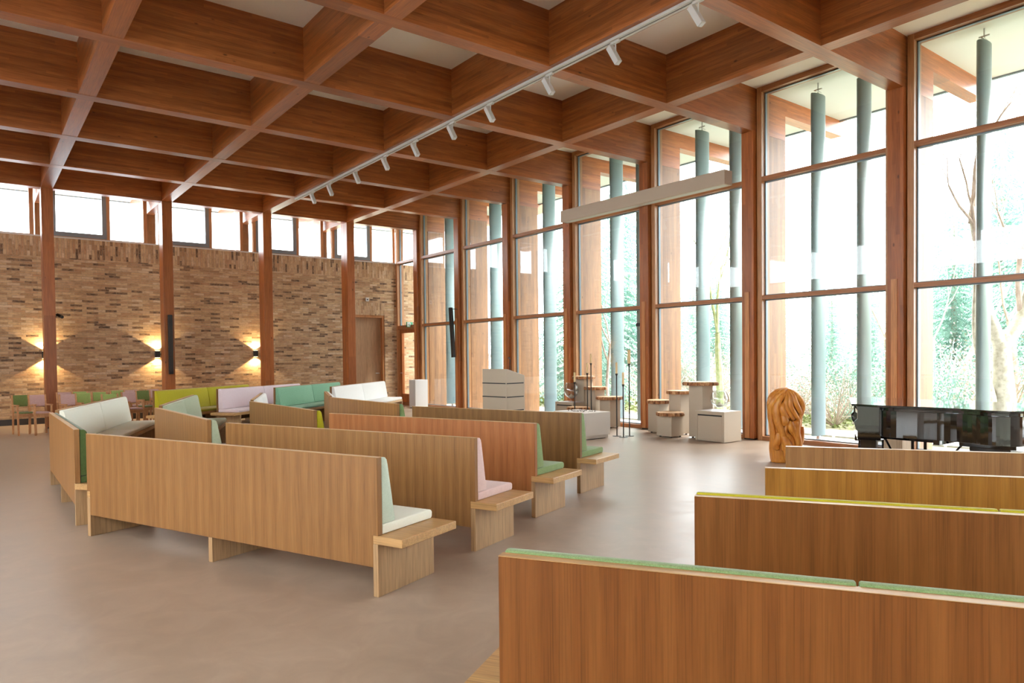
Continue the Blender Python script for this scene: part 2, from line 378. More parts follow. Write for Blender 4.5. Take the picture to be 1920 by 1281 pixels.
# door in the brick wall
d = tag(bpy.data.objects.new('door_1', None), kind='structure'); COL.objects.link(d); d.location = (WX+.2, DY0, 0)
def local(b, o): 
    for i, v in enumerate(b.V): b.V[i] = v-Vector(o.location)
    return b
b = MB(); b.box(WX+.02, WX+.30, DY0, DY0+.07, 0, DH); b.box(WX+.02, WX+.30, DY1-.07, DY1, 0, DH); b.box(WX+.02, WX+.30, DY0+.07, DY1-.07, DH-.08, DH)
local(b, d).build('door_frame', W_doorf, d)
local(MB().box(WX+.16, WX+.21, DY0+.07, DY1-.07, .01, DH-.08), d).build('door_leaf', W_door, d)
local(MB().tube([(WX+.16, DY0+.16, 1.05), (WX+.10, DY0+.16, 1.05), (WX+.10, DY0+.29, 1.05)], .011, 8), d).build('door_handle', M_chrome, d)
tag(MB().box(WX+.34, WX+.4, DY0-.2, DY1+.2, 0, DH+.2).build('wall_behind_door', M_plaster), kind='structure')
# clerestory windows on the brick wall
def clerestory(i, y_hi, y_lo):
    """between two columns, y_hi > y_lo"""
    o = tag(bpy.data.objects.new('window_%d' % i, None), kind='structure'); COL.objects.link(o); o.location = (WX+.1, y_lo, WT)
    z0, z1 = WT+.012, HC; ym = y_hi-1.33 if y_hi-y_lo > 2 else y_hi-1.0
    x0, x1 = WX+.06, WX+.18
    b = MB(); b.box(x0, x1, y_hi-.08, y_hi, z0, z1); b.box(x0, x1, ym-.05, ym+.03, z0, z1); b.box(x0, x1, y_lo, y_lo+.09, z0, z1)
    b.box(x0+.02, x1, y_lo, y_hi, z1-.08, z1); b.box(x0+.02, x1, y_lo, y_hi, z0, z0+.03)
    local(b, o).build('window_frame', W_frame, o)
    b = MB(); s0, s1 = ym+.03, y_hi-.08
    b.box(x0-.005, x1-.04, s0, s0+.10, z0+.03, z1-.08); b.box(x0-.005, x1-.04, s1-.10, s1, z0+.03, z1-.08)
    b.box(x0-.005, x1-.04, s0+.10, s1-.10, z0+.03, z0+.14); b.box(x0-.005, x1-.04, s0+.1, s1-.1, z1-.18, z1-.08)
    local(b, o).build('opening_sash', M_greyp, o)
    b = MB()
    if y_hi < YL: b.box(WX+.12, WX+.126, y_hi, y_hi+BW+.05, z0, HB)
    b.box(WX+.12, WX+.126, s0+.10, s1-.10, z0+.14, z1-.18); b.box(WX+.12, WX+.126, y_lo+.09, ym-.05, z0+.03, z1-.08)
    local(b, o).build('pane', M_glass, o)
edges = [YL, AY[-2], AY[-1], AY[0], AY[1], AY[2], AY[3]]
for i in range(6): clerestory(1+i, edges[i]-(BW+.0 if i else 0), edges[i+1]+.05)
clerestory(7, AY[3]-BW, GY-.02)
# left wall and rear wall (out of frame) : plaster piers with tall windows, the daylight behind the camera
def plain_window(i, x0, x1, y0, y1, z0, z1):
    o = tag(bpy.data.objects.new('window_%d' % i, None), kind='structure'); COL.objects.link(o); o.location = ((x0+x1)/2, (y0+y1)/2, z0)
    t = .07; al = 'y' if x1-x0 < y1-y0 else 'x'; b = MB(); g = MB()
    if al == 'y':
        b.box(x0, x1, y0, y0+t, z0, z1); b.box(x0, x1, y1-t, y1, z0, z1); b.box(x0, x1, y0+t, y1-t, z0, z0+t); b.box(x0, x1, y0+t, y1-t, z1-t, z1)
        g.box((x0+x1)/2, (x0+x1)/2+.006, y0+t, y1-t, z0+t, z1-t)
    else:
        b.box(x0, x0+t, y0, y1, z0, z1); b.box(x1-t, x1, y0, y1, z0, z1); b.box(x0+t, x1-t, y0, y1, z0, z0+t); b.box(x0+t, x1-t, y0, y1, z1-t, z1)
        g.box(x0+t, x1-t, (y0+y1)/2, (y0+y1)/2+.006, z0+t, z1-t)
    local(b, o).build('window_frame', W_frame, o); local(g, o).build('pane', M_glass, o)
b = MB(); n0 = 20
xs = [XB, -3.6, .2, 4.0, 7.8, 11.6, 15.4, WX]
b.box(XB-.2, WX, YL, YL+.2, 0, .7); b.box(XB-.2, WX, YL, YL+.2, 3.9, WT)
b.box(XB-.2, 1.6, YL, YL+.2, .7, 3.9); b.box(3.8, 5.4, YL, YL+.2, .7, 3.9); b.box(7.7, WX, YL, YL+.2, .7, 3.9)
for x in xs[:-1]: b.box(x-.2, x+.3, YL, YL+.2, WT, HC)
tag(b.build('wall_left', M_plaster), kind='structure')
plain_window(n0, 1.6, 3.8, YL+.06, YL+.16, .7, 3.9); plain_window(n0+1, 5.4, 7.7, YL+.06, YL+.16, .7, 3.9)
for i in range(len(xs)-1): plain_window(n0+2+i, xs[i]+.3, xs[i+1]-.2 if i < len(xs)-2 else WX, YL+.06, YL+.16, WT, HC)
b = MB(); b.box(XB-.2, XB, GY-.15, -1.2, 0, HC); b.box(XB-.2, XB, 1.2, YL, 0, HC); b.box(XB-.2, XB, -1.2, 1.2, 0, 1.6); b.box(XB-.2, XB, -1.2, 1.2, 5.3, HC)
tag(b.build('wall_rear', M_plaster), kind='structure')
plain_window(30, XB-.16, XB-.06, -1.2, 1.2, 1.6, 5.3)

# ------------------------------------------------------------------ beams
ordw = ['first', 'second', 'third', 'fourth', 'fifth', 'sixth', 'seventh', 'eighth', 'ninth', 'tenth', 'eleventh', 'twelfth', 'thirteenth', 'fourteenth', 'fifteenth', 'sixteenth', 'seventeenth', 'eighteenth']
GB = 'glulam grid beams under the ceiling'
labA = {-2: 'lengthwise ceiling beam farthest left, outside the photo edge', -1: 'lengthwise ceiling beam next to the left edge of the photo',
        0: 'lengthwise orange ceiling beam landing on the leftmost brick-wall column', 1: 'lengthwise orange ceiling beam landing on the column with the black speaker',
        2: 'lengthwise ceiling beam carrying the white spotlight track', 3: 'lengthwise ceiling beam nearest and parallel to the tall windows'}
def joined(b, name, m, lab, cat, grp, loc):
    o = b.build(name, m, None, loc); return tag(o, lab, cat, grp)
for k, y in AY.items():
    b = MB(); cuts = [XB]+[v for x in sorted(BX.values()) for v in (x, x+BW)]+[WX+.95]
    for i in range(0, len(cuts), 2): b.box(cuts[i], cuts[i+1], y-BW, y, HB, HC)
    b.prism([(WX+.95, 6.02), (WX+2.6, 6.02), (WX+2.75, 6.10), (WX+2.75, HC), (WX+.95, HC)], y-BW, y, 'y')
    joined(b, 'ceiling_beam', W_bx, labA[k], 'beam', GB, (XB, y-BW/2, HB))
labB = {5: 'crosswise ceiling beam running along above the brick-wall columns', 4: 'first crosswise ceiling beam in front of the brick-wall columns',
        3: 'second crosswise ceiling beam out from the brick-wall columns', 2: 'crosswise ceiling beam landing behind the left end of the pale hanging housing',
        1: 'crosswise ceiling beam landing on the window column behind the pale hanging housing', 0: 'crosswise ceiling beam landing on the window column left of the carved sculpture',
        -1: 'nearest crosswise ceiling beam, landing on the window column behind the black piano', -2: 'crosswise ceiling beam across the upper right corner of the photo',
        -3: 'crosswise ceiling beam above the camera position', -4: 'crosswise ceiling beam just behind the camera', -5: 'rearmost crosswise ceiling beam behind the camera'}
for m_, x in BX.items():
    b = MB(); b.box(x, x+BW, -12.26, YL, HB-.002, HC)
    b.prism([(-12.26, 6.02), (-14.35, 6.02), (-14.5, 6.10), (-14.5, HC), (-12.26, HC)], x, x+BW, 'x')
    joined(b, 'ceiling_beam', W_by, labB[m_], 'beam', GB, (x+BW/2, YL, HB))

# ------------------------------------------------------------------ columns
GC = 'timber columns along the tall windows'; GWc = 'timber columns in front of the brick wall'
facl = {5: 'timber window column at the far corner beside the small pale cabinet', 4: 'timber window column carrying the slanted black speaker',
        3: 'timber window column directly behind the lectern', 2: 'timber window column behind the left end of the hanging housing and left glass bowl',
        1: 'timber window column between the two groups of tree-slice pedestals', 0: 'timber window column between the right plinth and the carved sculpture',
        -1: 'timber window column rising behind the black piano', -2: 'timber window column just outside the right edge of the photo', -3: 'timber window column well right of the photo edge',
        -4: 'timber window column level with the space behind the camera', -5: 'rearmost timber window column behind the camera'}
for m_, x in BX.items():
    t = thing('timber_column', facl[m_], 'column', (x+BW/2, FY-.1, 0), 0, GC)
    b = MB().box(x, x+BW, FY-.21, FY, .025, HB); local(b, t).build('post', W_col, t, bevel=.006)
    local(MB().box(x+.02, x+BW-.02, FY-.19, FY-.02, 0, .025), t).build('base_plate', M_black, t)
    local(MB().box(x+.085, x+.175, FY, FY+.014, .03, 2.68), t).build('cover_board', W_clad, t)
    t2 = thing('outdoor_post', facl[m_].replace('timber window column', 'outdoor timber post,').replace('carrying', 'by the one with'), 'post', (x+BW/2, -12.0, -.12), 0, 'outdoor timber posts under the overhang')
    local(MB().box(x, x+BW, -12.26, -11.64, -.12, HB-.004), t2).build('post', W_out, t2)
wl_ = {0: 'tall column nearest the left edge, standing before the brick wall', 1: 'tall column with the upright black speaker, before the brick wall',
       2: 'tall column behind the pink-lilac bench, before the brick wall', 3: 'tall column before the brick wall beside the oak door', -1: 'brick-wall column just outside the left photo edge', -2: 'brick-wall column far outside the left photo edge'}
for k, y in AY.items():
    x = BX[5]
    t = thing('timber_column', wl_[k], 'column', (x+.2, y-BW/2, 0), 0, GWc)
    local(MB().box(x, x+.42, y-BW, y, .025, HB), t).build('post', W_col, t, bevel=.006)
    local(MB().box(x+.02, x+.40, y-BW+.02, y-.02, 0, .025), t).build('base_plate', M_black, t)
    t2 = thing('outdoor_post', wl_[k].replace('tall column', 'short stretch of outdoor post beyond the clerestory, behind the column').replace('brick-wall column', 'outdoor post behind the column').replace(', standing before the brick wall', '').replace(', before the brick wall', '').replace(' before the brick wall', ''), 'post', (WX+.7, y-BW/2, -.12), 0, 'outdoor posts beyond the clerestory')
    local(MB().box(WX+.46, WX+.93, y-BW, y, -.12, HB), t2).build('post', W_out, t2)

# ------------------------------------------------------------------ tall windows
def tallwin(i, x0, x1, door=False):
    o = tag(bpy.data.objects.new('window_%d' % i, None), kind='structure'); COL.objects.link(o); o.location = ((x0+x1)/2, GY, 0)
    y0, y1 = GY-.24, GY; w = .095
    b = MB()
    b.box(x1-w, x1, y0, y1, 0, HC); b.box(x0, x0+w, y0, y1, 0, HC); 
    local(b, o).build('window_frame', W_frame, o)
    b = MB(); b.box(x0+w, x1-w, y0, y1, HC-.09, HC); b.box(x0+w, x1-w, y0, y1, 0, .075)
    if not door: b.box(x0+w, x1-w, y0+.02, y1, T1-.068, T1)
    else: b.box(x0+w, x1-w, y0+.02, y1, T1-.13, T1)
    b.box(x0+w, x1-w, y0+.02, y1, T2-.075, T2)
    local(b, o).build('transom', W_framex, o)
    b = MB(); g = MB()
    for za, zb in ((.075, T1-.068), (T1, T2-.075), (T2, HC-.09)):
        if door and za < 1: continue
        for xx in (x0+w, x1-w-.02): b.box(xx, xx+.02, GY-.15, GY-.10, za, zb)
        b.box(x0+w, x1-w, GY-.15, GY-.10, zb-.02, zb); b.box(x0+w, x1-w, GY-.15, GY-.10, za, za+.02)
        g.box(x0+w+.02, x1-w-.02, GY-.129, GY-.123, za+.02, zb-.02)
    local(b, o).build('glazing_gasket', M_alu, o); local(g, o).build('pane', M_glass, o)
    if door:
        b = MB(); a0, a1 = x0+w, x1-w; b.box(a0, a0+.12, GY-.16, GY-.08, .08, T1-.13); b.box(a1-.12, a1, GY-.16, GY-.08, .08, T1-.13)
        b.box(a0+.12, a1-.12, GY-.16, GY-.08, .08, .36); b.box(a0+.12, a1-.12, GY-.16, GY-.08, T1-.24, T1-.13)
        dd = tag(bpy.data.objects.new('door_2', None), kind='structure'); COL.objects.link(dd); dd.location = ((x0+x1)/2, GY-.12, 0)
        local(b, dd).build('door_frame', W_col, dd)
        local(MB().box(a0+.12, a1-.12, GY-.123, GY-.117, .36, T1-.24), dd).build('pane', M_glass, dd)
        local(MB().tube([(a1-.10, GY-.08, 1.05), (a1-.10, GY-.02, 1.05), (a1-.22, GY-.02, 1.05)], .011, 8), dd).build('door_handle', M_chrome, dd)
ms = sorted(BX)
for i, m_ in enumerate(ms[:-1]): tallwin(30+i+10, BX[m_]+BW-.03, BX[ms[i+1]]-.02)
tallwin(60, BX[5]+BW-.03, WX, True)
tallwin(61, XB, BX[-5]-.02)
# dark joint strips beside the frames (posts behind the columns)
b = MB()
for m_, x in BX.items(): b.box(x-.018, x+BW-.032, GY-.20, FY-.215, .0, HB)
tag(b.build('trim_3', W_col), kind='structure')

# ------------------------------------------------------------------ louver fins outside
ellipse = [(.07*math.cos(2*math.pi*j/24), .21*math.sin(2*math.pi*j/24)) for j in range(24)]
proto = None; cnt = 0
for m_ in range(5, -4, -1):
    for j, off in enumerate((.81, 1.62)):
        cnt += 1
        x = BX[m_]-off
        bayn = {5: 'farthest bay, by the small pale cabinet', 4: 'bay left of the lectern', 3: 'bay behind the lectern', 2: 'bay behind the left tree-slice pedestals', 1: 'bay behind the right tree-slice pedestals', 0: 'bay behind the carved sculpture', -1: 'bay at the right edge of the photo', -2: 'first bay past the right photo edge', -3: 'second bay past the right photo edge'}[m_]
        lab = 'grey-green upright sun louver outside, %s in the %s' % (('left', 'right')[j], bayn)
        if proto is None:
            t = thing('sun_louver', lab, 'sun louver', (x, -11.97, -.06), 0, 'upright sun louvers outside the glass')
            MB().prism(ellipse, .16, 6.17).build('blade', M_fin, t, smooth=False).data.polygons.foreach_set('use_smooth', [False, False]+[True]*24)
            b = MB(); b.lathe([(.035, 0), (.035, .16)], 10); b.lathe([(.09, 0), (.09, .02)], 12); b.build('pivot_foot', M_chrome, t)
            b = MB(); b.tube([(0, 0, 6.17), (0, 0, 6.385)], .012, 6); b.box(-.07, .07, -.012, .012, 6.26, 6.28); b.box(-.012, .012, -.09, .09, 6.22, 6.24); b.build('top_bracket', M_chrome, t)
            proto = t
        else:
            t = dup(proto); t.location = (x, -11.97, -.06); t['label'] = lab

# ------------------------------------------------------------------ pews
ZT = .912; LEG = .045; DEP = .60
def pew(name, A, B, cols, lab, wood_, slab='A', ztop=ZT, seams=2):
    ctop = .919 if name in ('R1', 'R2') else .906
    """A = right end seen from behind, outer face of the back on the A-B line, seat towards local -Y"""
    ax = math.atan2(B[1]-A[1], B[0]-A[0]); L = math.hypot(B[0]-A[0], B[1]-A[1])
    t = thing('pew', lab, 'pew', (A[0], A[1], 0), ax, 'oak pews with coloured cushions')
    Th = .045
    zs0, zs1 = .345, .400
    # back panel with cut-outs for the end legs
    poly = [(0, zs1), (0, ztop), (L, ztop), (L, zs1), (L-LEG, zs1), (L-LEG, .19), (LEG, .19), (LEG, zs1)]
    MB().prism(poly, -Th, 0, 'y').build('back_panel', wood_, t, bevel=.003, seg=1)
    MB().box(0, L, -Th, 0, ztop, ztop+.002).build('top_edge', W_oakh, t)
    # seat board and end shelf
    ch = .0
    sa = .20 if 'A' in slab else 0; sb = .20 if 'B' in slab else 0
    if 'a' in slab: sa = .13; ch = .09
    x0, x1 = -sa, L+sb
    if ch: sp = [(LEG, 0), (0, 0), (-sa, -ch), (-sa, -DEP-.0), (x1, -DEP), (x1, 0), (L-LEG, 0), (L-LEG, -Th), (LEG, -Th)]
    else: sp = [(x0, 0), (LEG, 0), (LEG, -Th), (L-LEG, -Th), (L-LEG, 0), (x1, 0), (x1, -DEP), (x0, -DEP)]
    MB().prism(sp, zs0, zs1).build('seat_board', W_oakh, t, bevel=.003, seg=1)
    for xa in (0, L-LEG):
        MB().box(xa, xa+LEG, -DEP, 0, 0, zs0).build('leg', W_oaky, t, bevel=.002, seg=1)
    xm = L/2-LEG/2
    MB().prism([(0, 0), (0, .19), (-Th, .19), (-Th, zs0), (-DEP+.03, zs0), (-DEP+.03, 0)], xm, xm+LEG, 'x').build('leg', W_oaky, t)
    n = seams; w = L/n; side, top = cols
    for i in range(n):
        a, c = i*w+.004, (i+1)*w-.004
        r_ = .022
        prof = [(-Th-.004, zs1+.002), (-.585+r_*.2, zs1+.002), (-.590, zs1+.016), (-.592, .448), (-.582, .462), (-.562, .468), (-Th-.004, .466)]
        MB().prism(prof, a, c, 'x').build('seat_cushion', FAB[top], t, smooth=True, bevel=.009, seg=3)
        prof = [(-Th-.003, .470), (-.172, .470), (-.178, .482), (-.170, .53), (-.150, .65), (-.112, .86), (-.104, .888), (-.088, .908+(ctop-.908)), (-.066, ctop+.003), (-Th-.003, ctop)]
        MB().prism(prof, a, c, 'x').build('backrest_cushion', FAB[side], t, smooth=True, bevel=.009, seg=3)
    return t
pw = [
 ('M1', (4.17,-2.08), (7.30,-.80), ('mint', 'cream'), 'long pew nearest the camera on the left, pale mint cushions, its end facing the aisle', OAK[0], 'A'),
 ('M2', (4.66,-3.18), (7.50,-2.05), ('pink', 'pink'), 'long pew with pink cushions, second row from the camera in the middle block', OAK[0], 'A'),
 ('M3', (5.27,-4.30), (7.93,-3.34), ('green', 'green'), 'reddish long pew with green cushions, third row, just behind the pink-cushioned one', W_oakred, 'A'),
 ('M4', (5.87,-5.45), (8.24,-4.63), ('green', 'green'), 'front-row long pew with green cushions, its end beside the low white altar block', OAK[1], 'A'),
 ('B1', (7.81,-.76), (10.63,-.77), ('dark', 'dark'), 'outer pew turned side-on at the far left with moss green cushion', OAK[2], 'a'),
 ('B2', (8.01,-2.00), (10.58,-1.97), ('sage', 'sage'), 'side-on pew with greyish sage cushion, behind the nearest long pew', OAK[2], 'a'),
 ('B3', (8.50,-3.38), (11.05,-3.38), ('yellow', 'yellow'), 'side-on pew with mustard yellow cushion end, behind the pink-cushioned row', OAK[0], 'a'),
 ('B4', (8.83,-4.72), (11.20,-4.72), ('green', 'green'), 'side-on front-row pew with green cushion end, left of the aisle to the lectern', OAK[2], 'a'),
 ('C1', (11.07,-.87), (14.40,-2.13), ('cream', 'cream'), 'pew with mint-cream cushions facing the camera at the far left', OAK[0], ''),
 ('C2', (11.08,-2.12), (14.00,-3.24), ('sage', 'sage'), 'pew with sage green cushions facing the camera, between cream and pink pews', OAK[0], ''),
 ('C3', (11.45,-3.52), (13.70,-4.40), ('white', 'white'), 'pew with a narrow glimpse of white backrest, beyond the yellow-cushioned side pew', OAK[0], ''),
 ('C4', (11.46,-4.84), (13.27,-5.50), ('white', 'white'), 'small pew seen from its outer face with white cushion top, left of the white bench', OAK[2], ''),
 ('D1', (16.51,-3.04), (18.71,-5.63), ('yellow', 'yellow'), 'far pew with bright yellow cushions before the brick wall', OAK[1], 'A'),
 ('D2', (16.29,-4.27), (18.18,-6.79), ('lilac', 'lilac'), 'far pew with lilac-pink cushions before the brick wall', OAK[1], 'A'),
 ('D3', (15.94,-5.41), (18.29,-7.94), ('jade', 'jade'), 'far pew with jade green cushions before the brick wall', OAK[1], ''),
 ('D4', (15.33,-6.49), (17.92,-9.11), ('white', 'white'), 'far pew with bright white cushions, nearest the oak door', OAK[1], ''),
 ('R1', (.04,-2.46), (1.85,-1.35), ('green', 'green'), 'large pew back in the lower right corner, green cushion edge showing on top', W_oakshade, 'B'),
 ('R2', (.02,-3.88), (2.06,-2.62), ('yellow', 'yellow'), 'right-hand pew with a yellow cushion edge showing along its top', W_oakshade, 'B'),
 ('R3', (.50,-4.79), (2.31,-3.57), ('white', 'white'), 'right-hand pew with whitish cushion edge, third from the camera', W_ochre, 'B'),
 ('R4', (.45,-6.04), (2.75,-4.50), ('cream', 'cream'), 'right-hand pew in the front row, nearest the carved sculpture and piano', OAK[0], 'B'),
]
for n_, A, B, c, lab, wd, sl in pw: pew(n_, A, B, c, lab, wd, sl)

# ------------------------------------------------------------------ stacking chairs at the brick wall
def make_chair(fab):
    t = thing('armchair', '', 'chair', (0, 0, 0), 0, 'small wooden armchairs by the brick wall')
    # faces local +X
    for s in (-1, 1):
        y = s*.155
        MB().prism([(.23, 0), (.265, 0), (.205, .64), (.165, .64)], y-.016, y+.016, 'y').build('leg', W_chair, t)
        MB().prism([(-.235, 0), (-.20, 0), (-.165, .45), (-.245, .84), (-.272, .84), (-.20, .45)], y-.016, y+.016, 'y').build('leg', W_chair, t)
        MB().prism([(-.215, .605), (.225, .62), (.235, .645), (-.215, .632)], y-.024, y+.024, 'y').build('armrest', W_chair, t)
    MB().box(-.20, .23, -.140, .140, .435, .455).build('seat', W_chair, t)
    MB().box(-.19, .225, -.134, .134, .455, .485).build('seat_cushion', FAB[fab], t, bevel=.012)
    MB().box(.17, .20, -.139, .139, .38, .43).build('seat_rail', W_chair, t)
    M = Matrix.Translation((-.235, 0, .70)) @ Matrix.Rotation(R(-11), 4, 'Y')
    MB().box(-.016, .022, -.140, .140, -.115, .135, M).build('backrest', FAB[fab], t, bevel=.01)
    return t
prot = {f: None for f in ('chgreen', 'chpink', 'chlime')}
CH = [(35, 18.35, 'chgreen', 'leftmost olive green armchair, in front of the brick wall'), (66, 18.15, 'chpink', 'rose pink armchair beside the leftmost green one and the wall column'),
      (124, 17.9, 'chpink', 'front-row rose pink armchair just right of the leftmost column'), (154, 18.3, 'chlime', 'front-row lime green armchair behind the cream-cushioned pew'),
      (184, 18.55, 'chlime', 'lime green armchair seen between two gaps above the cream cushions'), (204, 17.2, 'chlime', 'mostly hidden lime armchair behind the cream cushion top edge'),
      (240, 18.0, 'chpink', 'rose pink armchair at the right end of the cream-cushioned pew'), (266, 18.6, 'chgreen', 'olive green armchair left of the yellow bench'),
      (118, 19.1, 'chpink', 'rear rose pink armchair peeking over the front one by the column'), (147, 19.15, 'chlime', 'rear lime green armchair peeking over the front lime one'),
      (218, 19.15, 'chlime', 'rear lime green armchair behind the hidden one'), (244, 19.1, 'chpink', 'rear mauve-pink armchair behind the front rose one'), (285, 19.15, 'chpink', 'armchair mostly hidden behind the yellow bench')]
def bearing(px):
    d = fw*FPX+r2*(px-960)-u2*(740-CY); return d.y/d.x
for px, x, f, lab in CH:
    if prot[f] is None: prot[f] = make_chair(f); t = prot[f]
    else: t = dup(prot[f])
    t.location = (x, x*bearing(px+9), 0); t.rotation_euler = (0, 0, R(190)); t['label'] = lab

# ------------------------------------------------------------------ track with spotlights
TY = AY[2]-BW/2
t = thing('light_track', 'long white spotlight track under the ceiling beam', 'light track', (4, TY, HB))
b = MB(); b.box(-1, 17.35, TY-.05, TY-.012, HB-.035, HB); b.box(-1, 17.35, TY+.012, TY+.05, HB-.035, HB); b.box(-1, 17.35, TY-.012, TY+.012, HB-.006, HB)
local(b, t).build('rail', M_track, t)
local(MB().box(-1, 17.35, TY-.004, TY+.004, HB-.03, HB-.006), t).build('groove', M_black, t)
sx_ = [16.27, 15.26, 13.87, 12.57, 11.4, 10.16, 9.06, 7.64, 6.36, 5.08]; sp0 = None
for i, x in enumerate(sx_):
    lab = 'white spotlight on the ceiling track, %s from the brick-wall end' % ordw[i]
    if sp0 is None:
        t = thing('spotlight', lab, 'spotlight', (x, TY, HB-.035), 0, 'white spotlights on the track'); sp0 = t
        MB().box(-.09, .05, -.018, .018, -.03, 0).build('adapter', M_track, t)
        MB().box(-.03, -.014, -.006, .006, -.20, -.02).build('yoke', M_track, t)
        M = Matrix.Translation((.005, 0, -.165)) @ Matrix.Rotation(R(-10), 4, 'X') @ Matrix.Rotation(R(26), 4, 'Y')
        lb = MB().box(-.038, .038, -.038, .038, -.13, .13, M).build('lamp_body', M_track, t, bevel=.006)
        MB().box(-.028, .028, -.028, .028, -.134, -.13, M).build('lens', M_pale, lb)
    else:
        t = dup(sp0); t.location = (x, TY, HB-.035); t['label'] = lab

# ------------------------------------------------------------------ hanging housing in front of the windows
HX0, HX1, HY0, HY1, HZ0, HZ1 = 7.91, 12.42, FY+.02, FY+.25, 4.665, 4.93
t = thing('screen_housing', 'long pale timber housing hung in front of the upper windows', 'housing', (10.1, FY+.1, HZ0))
local(MB().box(HX0, HX1, HY0, HY1, HZ0, HZ1), t).build('case', W_hous, t, bevel=.003)
local(MB().box(HX0+.05, HX1-.05, HY0+.05, HY1-.05, HZ0-.004, HZ0), t).build('underside_slot', M_soffit, t)
for xx in (8.05, 12.2): local(MB().box(xx, xx+.16, HY0, HY0+.10, HZ1, HZ1+.04), t).build('bracket', M_pale, t)

# ------------------------------------------------------------------ speakers, camera, sign, sensor, sconces
t = thing('column_speaker', 'upright slim black speaker on the brick-wall column', 'speaker', (BX[5]-.06, -4.03, 1.2))
cb_ = MB().box(-.045, .045, -.05, .05, 0, 1.50).build('cabinet', M_black, t, bevel=.006)
MB().box(-.052, -.046, -.038, .038, .06, 1.44).build('grille', M_steel, cb_)
MB().box(.045, .062, -.02, .02, .3, .4).build('bracket', M_black, t)
M = Matrix.Rotation(R(-5), 4, 'Y')
t = thing('column_speaker', 'slanted slim black speaker hung on the window column left of the lectern', 'speaker', (17.30, FY+.11, 1.55))
cb_ = MB().box(-.05, .05, -.045, .045, 0, 1.45, M.inverted()).build('cabinet', M_black, t, bevel=.006)
MB().box(-.056, -.05, -.035, .035, .06, 1.39, M.inverted()).build('grille', M_steel, cb_)
MB().tube([(.10, -.04, 1.40), (.0, -.10, 1.41), (-.06, -.108, 1.38)], .010, 6).build('bracket', M_black, t)
t = thing('security_camera', 'small black camera on the side of the leftmost column', 'camera', (BX[5]+.2, AY[0]-BW-.03, 2.62))
MB().box(-.02, .02, 0, .028, -.03, .05).build('mount', M_black, t)
MB().tube([(0.0, -.02, .03), (-.16, -.10, -.03)], .038, 10).build('camera_body', M_black, t)
t = thing('wall_box', 'small black box on the window column right of the left pedestals', 'wall box', (BX[1]+BW+.0, FY-.05, 2.2))
MB().box(0, .13, -.03, .03, -.03, .04).build('box_body', M_black, t)
t = thing('wall_sensor', 'small white sensor on the bricks above the oak door', 'sensor', (WX, -10.25, 3.45))
MB().box(-.04, -.002, -.06, .06, -.06, .06).build('sensor_body', M_pale, t, bevel=.01); MB().box(-.044, -.04, -.02, .02, -.02, .02).build('lens', M_black, t)
t = thing('exit_sign', 'green and white exit sign above the corner glass door', 'exit sign', (20.12, GY+.05, 2.53), R(28))
MB().box(-.012, .012, -.17, .17, 0, .17).build('sign_panel', M_green, t)
wf = MB().box(-.016, -.012, -.02, .155, .015, .155).build('white_field', M_signw, t)
b = MB(); b.box(-.019, -.016, .02, .06, .03, .14); b.box(-.019, -.016, .06, .11, .075, .09); b.box(-.019, -.016, -.11, -.04, .07, .10); b.box(-.019, -.012, -.14, -.11, .05, .12)
b.build('pictogram', M_green, wf)
for i, (y, lab) in enumerate(((-1.47, 'black up-and-down wall light behind the leftmost column'), (-4.02, 'black up-and-down wall light beside the column with the upright speaker'), (-6.64, 'black up-and-down wall light left of the column behind the lilac bench'))):
    t = thing('wall_light', lab, 'wall light', (WX, y, 1.72), 0, 'up-and-down wall lights on the brick wall')
    lb = MB().box(-.11, -.02, -.06, .06, -.09, .09).build('lamp_body', M_black, t, bevel=.004); MB().box(-.02, 0, -.04, .04, -.05, .05).build('backplate', M_black, t)
    b = MB(); b.box(-.10, -.03, -.05, .05, .0901, .092); b.box(-.10, -.03, -.05, .05, -.092, -.0901); b.build('lens', M_lamp, lb)
    for s in (1, -1):
        li = bpy.data.lights.new('wall_light_beam', 'SPOT'); lo = bpy.data.objects.new('wall_light_beam', li); COL.objects.link(lo); lo.parent = t
        li.energy = 52; li.color = (1, .70, .34); li.spot_size = R(120); li.spot_blend = .15; li.shadow_soft_size = .02
        lo.location = (-.065, 0, s*.10); lo.rotation_euler = (R(180) if s > 0 else 0, 0, 0)

# ------------------------------------------------------------------ lectern, altar, cabinets
t = thing('lectern', 'pale lectern with sloped top and dark grooves in front of the windows', 'lectern', (10.86, -8.10, 0), R(8))
hw, hd = .33, .24
MB().prism([(hd, .04), (-hd, .04), (-hd, 1.20), (hd*.9, 1.325), (hd, 1.325)], -hw, hw, 'x').build('body', M_greige, t, bevel=.004)
MB().box(-hw+.03, hw-.03, -hd+.03, hd-.03, 0, .04).build('plinth', M_black, t)
for z in (.28, .535, .79, 1.045):
    b = MB(); g = .004
    b.box(-hw+.03, hw+g, hd, hd+g, z, z+.02); b.box(-hw-g, -hw, -hd+.03, hd+g, z, z+.02); b.box(hw, hw+g, -hd+.03, hd, z, z+.02)
    b.build('groove', M_black, t)
MB().tube(crv([(-.22, .05, 1.27), (-.24, .06, 1.42), (-.22, .04, 1.50), (-.12, -.04, 1.54)]), .007, 6).build('microphone_arm', M_steel, t)
MB().tube([(-.12, -.04, 1.54), (-.07, -.08, 1.53)], .014, 8).build('microphone', M_black, t)
t = thing('altar_block', 'low white altar block with pebbles on top, behind the front pew end', 'altar', (9.9, -9.25, 0))
MB().box(-.43, .46, -.32, .32, .07, .50).build('block', M_alt, t, bevel=.004); MB().box(-.40, .43, -.29, .29, .015, .07).build('plinth', M_alt, t)
MB().box(-.36, .39, -.26, .26, 0, .015).build('shadow_gap', M_black, t)
b = MB()
